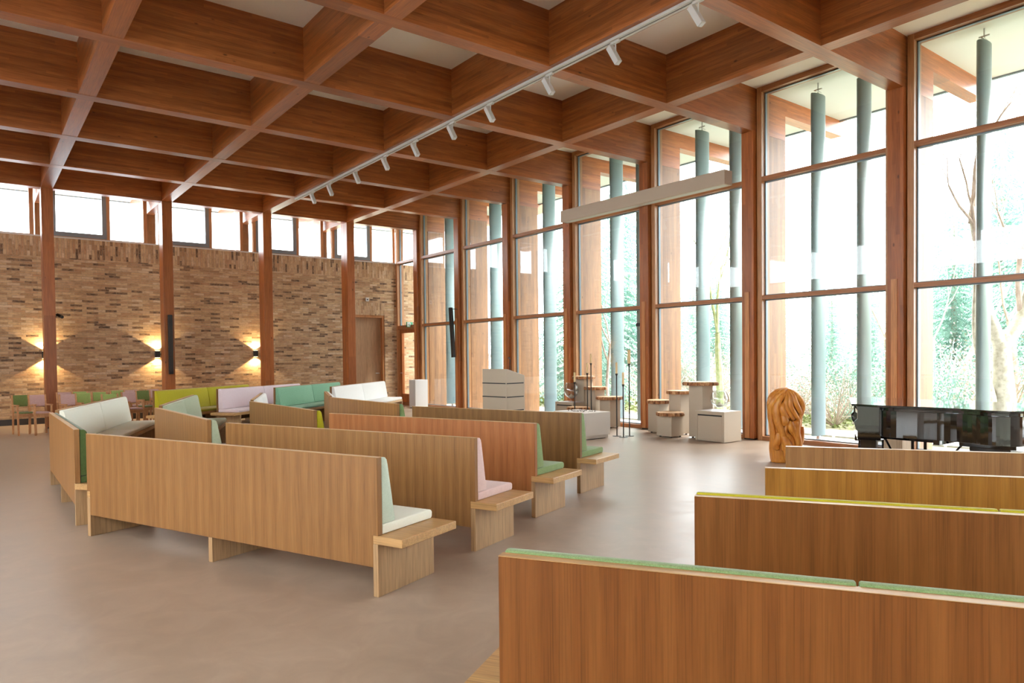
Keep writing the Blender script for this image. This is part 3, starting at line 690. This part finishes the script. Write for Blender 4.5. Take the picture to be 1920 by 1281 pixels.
for i in range(60):
    a = rnd.random()*6.28; r_ = rnd.random()**.5
    x, y, s = 9.95+.34*r_*math.cos(a), -9.28+.2*r_*math.sin(a), rnd.uniform(.006, .016)
    b.lathe([(s*.6, .5), (s, .5+s*.4), (s*.5, .5+s*.8)], 6, None, (x, y))
tag(b.build('pebbles', M_pebble, None, (9.95, -9.28, .5)), 'scattered dark pebbles and petals on the altar block', 'pebbles', kind='stuff')
def cabinet(x, y, w, dd, h, lab, name='plinth_cabinet'):
    t = thing(name, lab, 'cabinet', (x, y, 0))
    MB().box(-w/2, w/2, -dd/2, dd/2-.015, .01, h).build('body', M_greige, t, bevel=.003)
    b = MB(); b.box(-w/2, w/2, dd/2-.015, dd/2, h-.06, h); b.box(-w/2, -w/2+.045, dd/2-.015, dd/2, .01, h-.06); b.box(w/2-.045, w/2, dd/2-.015, dd/2, .01, h-.06)
    b.build('surround', M_greige, t)
    MB().box(-w/2+.05, w/2-.05, dd/2-.015, dd/2-.004, .03, h-.085).build('door', M_greige, t, bevel=.002)
    MB().box(-w/2+.046, w/2-.046, dd/2-.0155, dd/2-.012, h-.085, h-.061).build('grip_gap_shade', M_black, t)  # black strip painted in as the shade of the recess above the door
    MB().box(-w/2, w/2, -dd/2, dd/2, h, h+.002).build('top', M_pale, t)
    return t
cabinet(7.86, -10.68, .62, .50, .545, 'low greige cabinet carrying a glass bowl, left of the sculpture')
cabinet(11.80, -10.66, .60, .36, .53, 'low greige cabinet carrying the left glass bowl, behind the altar block')
t = thing('pale_cabinet', 'small pale grey cabinet at the far end of the windows', 'cabinet', (19.12, -10.98, 0))
MB().box(-.19, .19, -.22, .22, .02, .87).build('body', M_pale, t, bevel=.003); MB().box(-.17, .17, -.2, .2, 0, .02).build('base', M_black, t)
for xx, yy, w, h, lab in ((4.42, -9.86, .34, .56, 'light birch box behind the left half of the piano'), (2.75, -9.45, .30, .66, 'light birch box behind the tail of the piano')):
    t = thing('birch_box', lab, 'box', (xx, yy, 0)); MB().box(-w/2, w/2, -w/2, w/2, .02, h).build('body', W_ply, t, bevel=.003); MB().box(-w/2+.03, w/2-.03, -w/2+.03, w/2-.03, 0, .02).build('base', M_black, t)
def goblet(x, y, z, h, r, lab, inner):
    t = thing('glass_bowl', lab, 'glass bowl', (x, y, z))
    pr = [(r*.42, .0), (r*.42, .006), (r*.10, .014), (r*.08, h*.14), (r*.35, h*.20), (r*.80, h*.34), (r, h*.52), (r*.98, h*.68), (r*.84, h*.88), (r*.72, h)]
    pr2 = [(q*.965-.0, z_+.003) for q, z_ in pr[::-1][:6]]+[(0.001, h*.17)]
    MB().lathe(crv2(pr)+crv2(pr2), 28, close=True).build('bowl', M_vase, t, smooth=True)
    k = tag(thing('candle' if inner == 'candle' else 'dried_flower', {'candle': 'ivory flower-shaped candle inside the left glass bowl', 'flower': 'ivory dried flower inside the right glass bowl'}[inner], inner, (x, y, z+h*.2)))
    b = MB()
    for i in range(8):
        a = i*math.pi/4; b.lathe([(.001, 0), (r*.17, r*.12), (r*.20, r*.28), (.001, r*.34)], 7, None, (r*.22*math.cos(a), r*.22*math.sin(a)))
    b.lathe([(.001, 0), (r*.16, r*.1), (r*.16, r*.5), (.001, r*.55)], 8); b.build('petals', M_petal, k, smooth=True)
def crv2(p): return [(v.x, v.y) for v in crv([(a, b_, 0) for a, b_ in p], 4)]
goblet(11.78, -10.68, .532, .42, .165, 'brandy-glass shaped glass bowl on the left greige cabinet', 'candle')
goblet(7.78, -10.62, .547, .36, .16, 'clear glass bowl on the greige cabinet left of the sculpture', 'flower')

# ------------------------------------------------------------------ tree-slice pedestals
def pedestal(x, y, w, h, r, seed, lab, rot=0):
    q = random.Random(seed)
    t = thing('pedestal', lab, 'pedestal', (x, y, 0), rot)
    MB().box(-w/2, w/2, -w/2, w/2, .025, h-.065).build('box_column', M_greige, t, bevel=.003)
    b = MB()
    for sx1 in (-1, 1):
        for sy1 in (-1, 1): b.lathe([(.02, 0), (.02, .025)], 8, None, (sx1*(w/2-.05), sy1*(w/2-.05)))
    b.build('feet', M_black, t)
    n = 40; ph = [q.uniform(0, 6.28) for _ in range(6)]
    rr = [r*(1+.07*math.sin(2*math.pi*j/n*2+ph[0])+.05*math.sin(2*math.pi*j/n*3+ph[1])+.035*math.sin(2*math.pi*j/n*7+ph[2])+.02*math.sin(2*math.pi*j/n*13+ph[3])) for j in range(n)]
    P = lambda k: [(rr[j]*k*math.cos(2*math.pi*j/n), rr[j]*k*math.sin(2*math.pi*j/n)) for j in range(n)]
    outer = P(1); inner = P(.965); z0, z1 = h-.065, h
    v = [(*p, z0) for p in outer]+[(p[0]*1.02, p[1]*1.02, z0+.04) for p in outer]+[(*p, z1-.004) for p in inner]
    f = []
    for a in range(2):
        for j in range(n): f.append((a*n+j, a*n+(j+1) % n, (a+1)*n+(j+1) % n, (a+1)*n+j))
    f.append(tuple(range(n))[::-1])
    MB().add(v, f).build('bark_rim', M_bark, t)
    MB().prism(P(.962), z1-.010, z1).build('slice_top', W_slab, t)
pd = [(9.47, -10.93, .29, .66, .25, 'tree-slice pedestal, leftmost of the right-hand group'), (8.86, -10.56, .36, .47, .275, 'lowest tree-slice pedestal, at the front of the right-hand group'),
      (8.98, -10.98, .28, .86, .235, 'tree-slice pedestal second tallest in the right-hand group'), (8.36, -10.84, .31, 1.05, .30, 'tallest tree-slice pedestal of the right-hand group, next to the cabinet'),
      (10.87, -10.98, .31, .67, .27, 'tree-slice pedestal standing behind the right candle stands'), (11.35, -11.0, .30, .87, .26, 'tree-slice pedestal of middle height in the left-hand group'),
      (11.72, -11.02+.0, .28, 1.10, .27, 'tallest tree-slice pedestal of the left-hand group'), (11.22, -10.38, .30, .46, .235, 'lowest tree-slice pedestal, behind the altar block')]
for i, a in enumerate(pd): pedestal(a[0], a[1], a[2], a[3], a[4], 11+i, a[5])

# ------------------------------------------------------------------ candle stands
cs = [(9.60, -9.88, 1.21, .21, 'left of the right-hand trio'), (9.37, -9.82, 1.01, .22, 'shortest, front one of the right-hand trio'), (9.44, -10.06, 1.40, .26, 'tallest of the right-hand trio'),
      (10.98, -10.05, 1.01, .20, 'shortest of the left-hand trio by the glass bowl'), (10.70, -10.15, 1.20, .20, 'middle one of the left-hand trio'), (10.89, -10.44, 1.40, .19, 'tallest of the left-hand trio')]
c0 = None
for i, (x, y, h, ch, lab) in enumerate(cs):
    t = thing('candle_stand', 'slim black floor candle stand, '+lab, 'candle stand', (x, y, 0), 0, 'black floor candle stands')
    MB().lathe([(.085, 0), (.085, .006), (.02, .008)], 24).build('base_plate', M_steel, t)
    MB().lathe([(.012, .006), (.012, h-.05)], 10).build('pole', M_steel, t)
    MB().lathe([(.012, h-.05), (.024, h-.02), (.026, h)], 12).build('cup', M_steel, t)
    k = thing('candle', 'slim beeswax candle on the stand, '+lab, 'candle', (x, y, h), 0, 'beeswax candles on the stands')
    r_ = .03 if i == 2 else .02
    MB().lathe([(r_, 0), (r_, ch), (r_*.3, ch+.004)], 14).build('wax', M_wax, k); MB().tube([(0, 0, ch), (.004, 0, ch+.02)], .002, 5).build('wick', M_black, k)

# ------------------------------------------------------------------ carved sculpture
t = thing('carved_sculpture', 'orange carved wooden sculpture with flowing grooves beside the front right pew', 'sculpture', (5.70, -9.30, 0), R(143))
prof = [(0, .200, .15), (.10, .205, .16), (.3, .215, .165), (.5, .235, .17), (.7, .25, .17), (.85, .252, .165), (.94, .238, .15), (1.0, .205, .13), (1.045, .145, .10), (1.07, .05, .04)]
b = MB(); n = 44; vs = []; fs = []
ZN = 60
def pf(z):
    for (a, w1_, d1), (c, w2_, d2) in zip(prof, prof[1:]):
        if z <= c: k = (z-a)/(c-a); return w1_+(w2_-w1_)*k, d1+(d2-d1)*k
    return prof[-1][1:]
for i in range(ZN+1):
    z = 1.07*(1-(1-i/ZN)**1.25); w_, d_ = pf(z)
    for j in range(n):
        a = 2*math.pi*j/n; cx, cy_ = math.cos(a), math.sin(a)
        g = 1+.05*math.sin(3*a+7*z)+.03*math.sin(8*a+13*z*math.sin(a))
        vs.append((.86*d_*g*math.copysign(abs(cx)**.8, cx), .95*w_*g*math.copysign(abs(cy_)**.8, cy_), z))
for i in range(ZN):
    for j in range(n): fs.append((i*n+j, i*n+(j+1) % n, (i+1)*n+(j+1) % n, (i+1)*n+j))
fs.append(tuple(range(n))[::-1]); fs.append(tuple(ZN*n+j for j in range(n)))
b.add(vs, fs)
def onface(u, z, off=0):   # u in -1..1 across the front face (+X), image left = +u
    w_, d_ = pf(z); y = u*w_*.97; x = d_*math.sqrt(max(0, 1-abs(u)**3))*1.02+off+.012
    return (x, y, z)
def lock(pts, r0, r1, fl=.95):
    P = crv([onface(u, z) for u, z in pts], 7); k = len(P)
    rr = [r0*math.sin(math.pi*(.12+.80*i/(k-1)))**.8+r1 for i in range(k)]
    b.tube(P, rr, 10, True, fl)
for pts, r0, r1 in [
    ([(.05, 1.04), (.45, .98), (.80, .86), (.78, .72), (.45, .62)], .035, .008), ([(.0, 1.05), (.25, .98), (.35, .86), (.62, .74), (.80, .66)], .034, .008),
    ([(-.05, 1.05), (.05, .95), (.05, .82), (.30, .70), (.66, .60)], .034, .008), ([(-.2, 1.03), (-.18, .92), (-.22, .82), (.05, .68), (.25, .62)], .030, .008),
    ([(-.30, .99), (-.58, .90), (-.72, .78), (-.70, .62), (-.50, .46), (-.38, .34), (-.42, .18)], .046, .012), ([(.0, 1.06), (-.5, 1.01), (-.86, .88), (-.96, .70), (-.92, .50), (-.86, .30)], .036, .012),
    ([(-.30, .86), (-.42, .78), (-.28, .68), (-.05, .64)], .040, .010), ([(-.40, .70), (-.30, .60), (-.42, .54)], .050, .008),
    ([(.62, .60), (.46, .56), (.40, .44), (.58, .30), (.62, .12), (.6, .02)], .050, .014), ([(.10, .60), (.05, .54), (.28, .44), (.45, .34)], .055, .010), ([(.42, .60), (.34, .54), (.30, .46)], .050, .010),
    ([(.86, .52), (.92, .40), (.84, .30), (.74, .24)], .040, .008), ([(-.20, .56), (-.28, .44), (.05, .36), (.22, .24), (.25, .08), (.24, .01)], .030, .010),
    ([(-.46, .40), (-.20, .28), (-.10, .12), (-.12, .02)], .060, .015), ([(-.66, .44), (-.70, .34), (-.84, .26), (-.74, .19)], .044, .010), ([(.85, .25), (.80, .12), (.78, .02)], .035, .012)]:
    lock(pts, r0, r1)
b.build('carved_body', M_carve, t, smooth=True)

# ------------------------------------------------------------------ grand piano
K1 = Vector((3.90, -7.74)); K2 = Vector((4.46, -8.76)); T1_ = Vector((2.36, -7.90)); T2_ = Vector((2.55, -8.75))
out = [K1, Vector((3.55, -7.72)), Vector((3.2, -7.78)), Vector((2.85, -7.80)), Vector((2.60, -7.72)), Vector((2.43, -7.76)), Vector((2.34, -7.92)), Vector((2.32, -8.2)), Vector((2.36, -8.6)), Vector((2.50, -8.90)), Vector((2.8, -9.05)), Vector((4.40, -9.00)), K2]
def smooth_poly(P):
    o = [(P[0].x, P[0].y)]
    for v in crv([(p.x, p.y, 0) for p in P[0:10]], 6)[1:]: o.append((v.x, v.y))
    return o+[(p.x, p.y) for p in P[10:]]
body = smooth_poly(out)
t = thing('grand_piano', 'glossy black grand piano with closed lid by the windows', 'piano', (3.2, -8.3, 0))
def pb(): return MB()
ku = (K2-K1).normalized(); kn = Vector((-ku.y, ku.x))
if kn.x < 0: kn = -kn
LK = (K2-K1).length
out2 = [K1-kn*.24]+out[1:-1]+[K2-kn*.24]
local(MB().prism(smooth_poly(out2), .66, .945), t).build('rim', M_piano, t, bevel=.004)
def grow(poly, d):
    c = (sum(p[0] for p in poly)/len(poly), sum(p[1] for p in poly)/len(poly))
    return [(p[0]+(p[0]-c[0])/max(.01, math.hypot(p[0]-c[0], p[1]-c[1]))*d, p[1]+(p[1]-c[1])/max(.01, math.hypot(p[0]-c[0], p[1]-c[1]))*d) for p in poly]
local(MB().prism(grow(body, .03), .975, .998), t).build('lid', M_piano, t, bevel=.004)
local(MB().prism(grow(smooth_poly(out2), -.02), .945, .975), t).build('inner_rim', M_piano, t)
def kp(a, o_): p = K1+ku*a+kn*o_; return (p.x, p.y)
kb = MB(); kb.prism([kp(.0, -.26), kp(.0, -.03), kp(LK, -.03), kp(LK, -.26)], .60, .70)
local(kb, t).build('keybed', M_piano, t, bevel=.004)
for a0 in (0, LK-.07):
    q = MB(); M4 = Matrix(((ku.x, kn.x, 0, K1.x), (ku.y, kn.y, 0, K1.y), (0, 0, 1, 0), (0, 0, 0, 1)))
    q.prism([(-.25, .66), (-.06, .66), (-.01, .72), (.0, .80), (-.03, .83), (-.03, .93), (-.02, .975), (-.25, .975)], a0, a0+.07, 'x', M4)
    local(q, t).build('key_cheek', M_piano, t, bevel=.004)
q = MB(); q.prism([kp(.07, -.24), kp(.07, -.04), kp(LK-.07, -.04), kp(LK-.07, -.24)], .70, .90); local(q, t).build('keyboard_lid', M_piano, t)
for (x, y) in ((3.80, -7.93), (4.26, -8.72), (2.66, -8.35)):
    q = MB(); q.lathe([(.035, .0), (.035, .06)], 10, None, (x, y)); q.box(x-.06, x+.06, y-.06, y+.06, .06, .48); q.box(x-.09, x+.09, y-.09, y+.09, .48, .66); local(q, t).build('leg', M_piano, t, bevel=.008)
q = MB(); q.box(2.45, 2.95, -8.55, -7.98, .60, .66); q.box(2.52, 2.88, -8.5, -8.05, .54, .60); local(q, t).build('tail_block', M_piano, t, bevel=.006)
q = MB()
for x in (3.42, 3.55): q.tube([(x, -8.35, .66), (x, -8.35, .14)], .018, 8)
q.box(3.32, 3.66, -8.42, -8.28, .08, .17); q.tube([(3.38, -8.3, .15), (3.0, -8.3, .62)], .012, 6); q.tube([(3.6, -8.3, .15), (3.85, -8.3, .62)], .012, 6)
q.box(3.2, 3.8, -8.40, -8.24, .58, .66)
local(q, t).build('pedal_lyre', M_piano, t)
for x in (3.40, 3.49, 3.58): local(MB().box(x-.012, x+.012, -8.36, -8.2, .06, .075), t).build('pedal', M_brass, t)
q = MB(); q.box(3.1, 3.16, -8.9, -7.9, .60, .66); q.box(3.7, 3.76, -8.9, -7.9, .60, .66); local(q, t).build('soundboard_brace', M_piano, t)

# ------------------------------------------------------------------ outdoors
tag(MB().box(-60, 90, -90, -13.4, -.4, -.12).build('ground', M_ground), kind='structure')
b = MB(); b.box(-60, 90, -13.4, GY-.24, -.4, -.10); b.box(WX+.36, 60, -13.4, 20, -.4, -.22); b.box(-60, XB-.25, -13.4, 60, -.4, -.12); b.box(XB-.25, WX+.34, YL+.25, 60, -.4, -.12)
tag(b.build('gravel_bed', M_gravel), 'grey gravel bed around the building', 'gravel', kind='stuff')
b = MB()
for i in range(34): b.box(-9+i*1.02, -8.03+i*1.02, -14.6, -13.65, -.2, -.085)
tag(b.build('paving', M_paver), kind='structure', label='pale paving slabs outside the windows', cat='paving')

def conifer_mesh(seed, h, rad, m):
    q = random.Random(seed); b = MB(); V = b.V; F = b.F; z = h*.05
    while z < h*.985:
        rr = rad*(1-z/h)**.75*q.uniform(.75, 1.12)+.08; nb = max(6, int(10*(1-z/h)+6)); a0 = q.random()*6.28
        for j in range(nb):
            a = a0+6.283*j/nb+q.uniform(-.2, .2); L = rr*q.uniform(.7, 1.12); dx, dy = math.cos(a), math.sin(a); ns = max(3, int(L/.085))
            for s in range(ns):
                t_ = (s+.5)/ns; x, y = dx*L*t_, dy*L*t_; zz = z+L*(.10-.34*t_*t_)+q.uniform(-.03, .03)
                for sd in (-1, 1):
                    l_ = q.uniform(.13, .24)*(1.15-.55*t_); px, py = -dy*sd, dx*sd; n = len(V)
                    ex, ey = px*.85+dx*.5, py*.85+dy*.5; dz = -.10*l_/.2+q.uniform(-.03, .03)
                    V.extend([Vector((x, y, zz+.01)), Vector((x+ex*l_*.5-dx*.028, y+ey*l_*.5-dy*.028, zz+dz*.4)), Vector((x+ex*l_, y+ey*l_, zz+dz)), Vector((x+ex*l_*.5+dx*.028, y+ey*l_*.5+dy*.028, zz+dz*.4+.01))])
                    F.append((n, n+1, n+2, n+3))
        z += h*.013+.035
    return b
def tree_mesh(seed, h, r0, spread=.5, depth=5, lean=(0, 0)):
    q = random.Random(seed); b = MB()
    def grow_(p, d, L, r, dep):
        pts = [p]; dd = d.copy(); n = 4 if dep > 2 else 3
        for i in range(n):
            dd = (dd+Vector((q.uniform(-1, 1), q.uniform(-1, 1), q.uniform(-.4, .7)))*(.12 if dep > 3 else .2)).normalized(); pts.append(pts[-1]+dd*L/n)
        rr = [r*(1-.38*i/n) for i in range(n+1)]; b.tube(pts, rr, 8 if dep >= depth-1 else (5 if dep > 2 else 3), False)
        if dep <= 0: return
        for i in range(q.choice((2, 3, 3) if dep < depth else (2, 3))):
            ax = Vector((q.uniform(-1, 1), q.uniform(-1, 1), q.uniform(-.2, .3))).normalized()
            nd = (dd+ax*q.uniform(.5, 1.0)*(spread*1.6)).normalized(); k = n if i < 2 else n-1
            grow_(pts[k], nd, L*q.uniform(.58, .8), rr[k]*q.uniform(.55, .75), dep-1)
    grow_(Vector((0, 0, 0)), Vector((lean[0], lean[1], 1)).normalized(), h, r0, depth)
    return b
def pol(px, r):
    d = fw*FPX+r2*(px-960)-u2*(700-CY); k = r/math.hypot(d.x, d.y); return d.x*k, d.y*k
# conifers
cm = [None]*3
CF = [(1705, 31, 5.2, 'small bluish evergreen beside the pale trunks right of the piano column'), (1788, 25, 6.2, 'bluish evergreen left of the forked pale tree'), (1878, 30, 9.6, 'tall evergreen straight behind the forked pale tree'), (1965, 23, 7.6, 'evergreen at the very right edge of the photo'),
      (2110, 27, 7.5, 'evergreen just outside the right photo edge'), (1455, 34, 5.0, 'distant evergreen left of the sculpture window'), (1630, 40, 6.3, 'distant evergreen between the two louvers behind the piano'), (1745, 42, 6.6, 'distant evergreen behind the small bluish one'),
      (1260, 30, 5.0, 'evergreen behind the right-hand pedestals'), (1345, 33, 5.8, 'evergreen behind the leaning mossy trunk'), (1100, 24, 7.0, 'tall evergreen left of the louver behind the left candle stands'), (1168, 31, 10.0, 'tall evergreen right of the louver behind the candle stands'),
      (1025, 30, 3.6, 'low evergreen behind the left glass bowl window'), (1300, 43, 6.5, 'far evergreen in the bay of the right-hand pedestals'), (1560, 46, 6.0, 'far evergreen behind the first louver by the sculpture')]
for i, (px, r, h, lab) in enumerate(CF):
    v = i % 3; x, y = pol(px, r)
    t = thing('evergreen_tree', lab, 'tree', (x, y, -.12), i*1.3, 'evergreen trees outside')
    if cm[v] is None: cm[v] = (conifer_mesh(50+v, 7, 2.3, 0), )
    fo = bpy.data.objects.new('foliage', cm[v][1]) if len(cm[v]) > 1 else None
    if fo is None:
        fo = cm[v][0].build('foliage', M_needle, t); cm[v] = (None, fo.data)
    else: COL.objects.link(fo); fo.parent = t
    s = h/7; fo.scale = (s*.95, s*.95, s)
    MB().tube([(0, 0, 0), (0, 0, h*.95)], [.14, .02], 7).build('trunk', M_twig, t)
# forked pale tree and other bare trees
t = thing('bare_tree', 'pale forked tree with thick trunk at the right edge outside', 'tree', (*pol(1882, 15.6), -.12))
b = MB(); x = rt
def rp_(dx, z, dd=0): v = rt*dx+Vector((fw.x, fw.y, 0))*dd; return (v.x, v.y, z)
b.tube(crv([rp_(.05, 0), rp_(.02, .7), rp_(-.02, 1.3), rp_(-.05, 1.85)]), [.21-.003*i for i in range(25)], 12, False)
b.tube(crv([rp_(-.05, 1.75), rp_(-.18, 2.1), rp_(-.32, 2.5), rp_(-.42, 3.1), rp_(-.6, 4.2)]), [.13-.0026*i for i in range(33)], 9, False)
b.tube(crv([rp_(-.05, 1.75), rp_(.25, 2.15), rp_(.42, 2.6), rp_(.48, 3.2), rp_(.5, 4.6)]), [.145-.0029*i for i in range(33)], 9, False)
b.tube(crv([rp_(-.1, .5), rp_(-.32, 1.2), rp_(-.52, 2.0), rp_(-.5, 3.3)]), [.09-.0025*i for i in range(25)], 8, False)
b.build('trunk', M_trunk, t, smooth=True)
for i, (dx, z, s) in enumerate(((-.6, 4.0, 1), (.5, 4.3, 2), (-.5, 3.0, 3), (.3, 2.4, 4))):
    q = tree_mesh(90+i, 1.3, .055, .5, 4); o = q.build('branch', M_twig, t); o.location = rp_(dx, z)
tl = [(1775, 19, 4.0, .075, M_trunk, (-.10, .0), 'slender pale tree just left of the forked one'), (1745, 21, 3.2, .06, M_trunk, (.08, 0), 'slender pale tree beside the piano column'), (1352, 18.5, 3.6, .10, M_moss, (-.06, .05), 'leaning mossy tree between the louvers by the right-hand pedestals'),
      (1655, 20, 3.4, .05, M_twig, (0, 0), 'thin bare tree right of the second louver by the piano'), (1585, 24, 3.4, .06, M_trunk, (0, 0), 'thin pale tree between the louvers behind the sculpture'), (1265, 20, 3.0, .05, M_trunk, (0, 0), 'thin bare tree left of the louver behind the right pedestals'),
      (1135, 19, 3.2, .06, M_twig, (0, 0), 'thin bare tree beside the left candle stands'), (1500, 28, 4.2, .08, M_trunk, (0, 0), 'distant bare tree above the sculpture'), (1905, 19, 3.8, .07, M_twig, (0, 0), 'bare tree behind the forked trunk at the right edge')]
for i, (px, r, h, r0, m, ln, lab) in enumerate(tl):
    t = thing('bare_tree', lab, 'tree', (*pol(px, r), -.12), 0, 'bare trees outside')
    tree_mesh(200+i, h*.62, r0, .42, 5, ln).build('branches', m, t)
# shrubs
def shrub_mesh(seed, leaves):
    q = random.Random(seed); b = MB(); V, F = b.V, b.F
    for i in range(46):
        a = q.random()*6.28; e = q.uniform(.3, 1.3); L = q.uniform(.6, 1.1); d = Vector((math.cos(a)*math.cos(e), math.sin(a)*math.cos(e), math.sin(e)))
        p = [Vector((0, 0, 0)), d*L*.5+Vector((0, 0, .05)), d*L+Vector((q.uniform(-.1, .1), q.uniform(-.1, .1), q.uniform(-.1, .15)))]
        b.tube(p, [.008, .006, .003], 3, False)
        for j in range(leaves):
            c = p[1].lerp(p[2], q.random())+Vector((q.gauss(0, .14), q.gauss(0, .14), q.gauss(0, .12))); s = q.uniform(.009, .022); n = len(V)
            u = Vector((q.gauss(0, 1), q.gauss(0, 1), q.gauss(0, 1))).normalized()*s; w = u.orthogonal().normalized()*s*.6
            V.extend([c-u, c-w, c+u, c+w]); F.append((n, n+1, n+2, n+3))
    return b
sm = {}
SH = []
q = random.Random(5); pxs = [1240, 1275, 1300, 1340, 1375, 1470, 1500, 1520, 1565, 1595, 1645, 1700, 1730, 1765, 1800, 1835, 1890, 1915, 1020, 1090, 1125, 1180]
plc = ['left of the first louver by the right pedestals', 'beside the mossy tree']
for i, px in enumerate(pxs):
    r = q.uniform(17.5, 22) if px > 1400 else (q.uniform(20, 24) if px > 1200 else q.uniform(26, 30))
    v = i % 4; x, y = pol(px, r); s = q.uniform(1.1, 1.9)
    near = min(((1165, 'left candle stands'), (1237, 'front low pedestal'), (1316, 'tallest right pedestal'), (1370, 'right glass bowl'), (1485, 'carved sculpture'), (1540, 'first louver by the sculpture'), (1620, 'second louver by the piano'), (1700, 'piano column'), (1790, 'middle of the piano'), (1880, 'tail of the piano'), (1070, 'left glass bowl'), (1025, 'lectern window')), key=lambda z: abs(z[0]-px))
    side = 'left of' if px < near[0] else 'right of'
    lab = '%s shrub outside, %s the %s, %d metres off' % (('Brownish twiggy', 'Dense green', 'Pale twiggy', 'Bushy pale')[v], side, near[1], round(r))
    t = thing('shrub', lab, 'shrub', (x, y, -.12), i*.9, 'winter shrubs outside')
    if v not in sm:
        o = shrub_mesh(300+v, (30, 90, 80, 80)[v]).build('branches', (M_twig, M_needle, M_twigw, M_twigw)[v], t); sm[v] = o.data
    else: o = bpy.data.objects.new('branches', sm[v]); COL.objects.link(o); o.parent = t
    o.scale = (s, s, s*1.1)
# low undergrowth and distant wood edge : uncountable
b = MB(); V, F = b.V, b.F; q = random.Random(9)
for i in range(9000):
    x = q.uniform(-4, 26); y = -15.1-abs(q.gauss(0, 2.2)); z = -.12+abs(q.gauss(0, .09))+.02; s = q.uniform(.03, .08); n = len(V)
    c = Vector((x, y, z)); u = Vector((q.gauss(0, 1), q.gauss(0, 1), q.gauss(0, .5))).normalized()*s; w = u.orthogonal().normalized()*s*.6
    V.extend([c-u, c-w, c+u, c+w]); F.append((n, n+1, n+2, n+3))
tag(b.build('undergrowth', M_leaf, None, (8, -15, -.12)), 'low green undergrowth along the paving outside', 'undergrowth', kind='stuff')
b = MB(); V, F = b.V, b.F
for i in range(16000):
    x = q.uniform(-10, 75); y = -47-q.random()*8; z = abs(q.gauss(0, 1.6)); s = q.uniform(.08, .25); n = len(V)
    c = Vector((x, y, z)); u = Vector((q.gauss(0, 1), q.gauss(0, 1), q.gauss(0, 1))).normalized()*s; w = u.orthogonal().normalized()*s*.25
    V.extend([c-u, c-w, c+u, c+w]); F.append((n, n+1, n+2, n+3))
tag(b.build('distant_thicket', M_twig, None, (10, -34, -.12)), 'hazy distant thicket of bare scrub', 'thicket', kind='stuff')
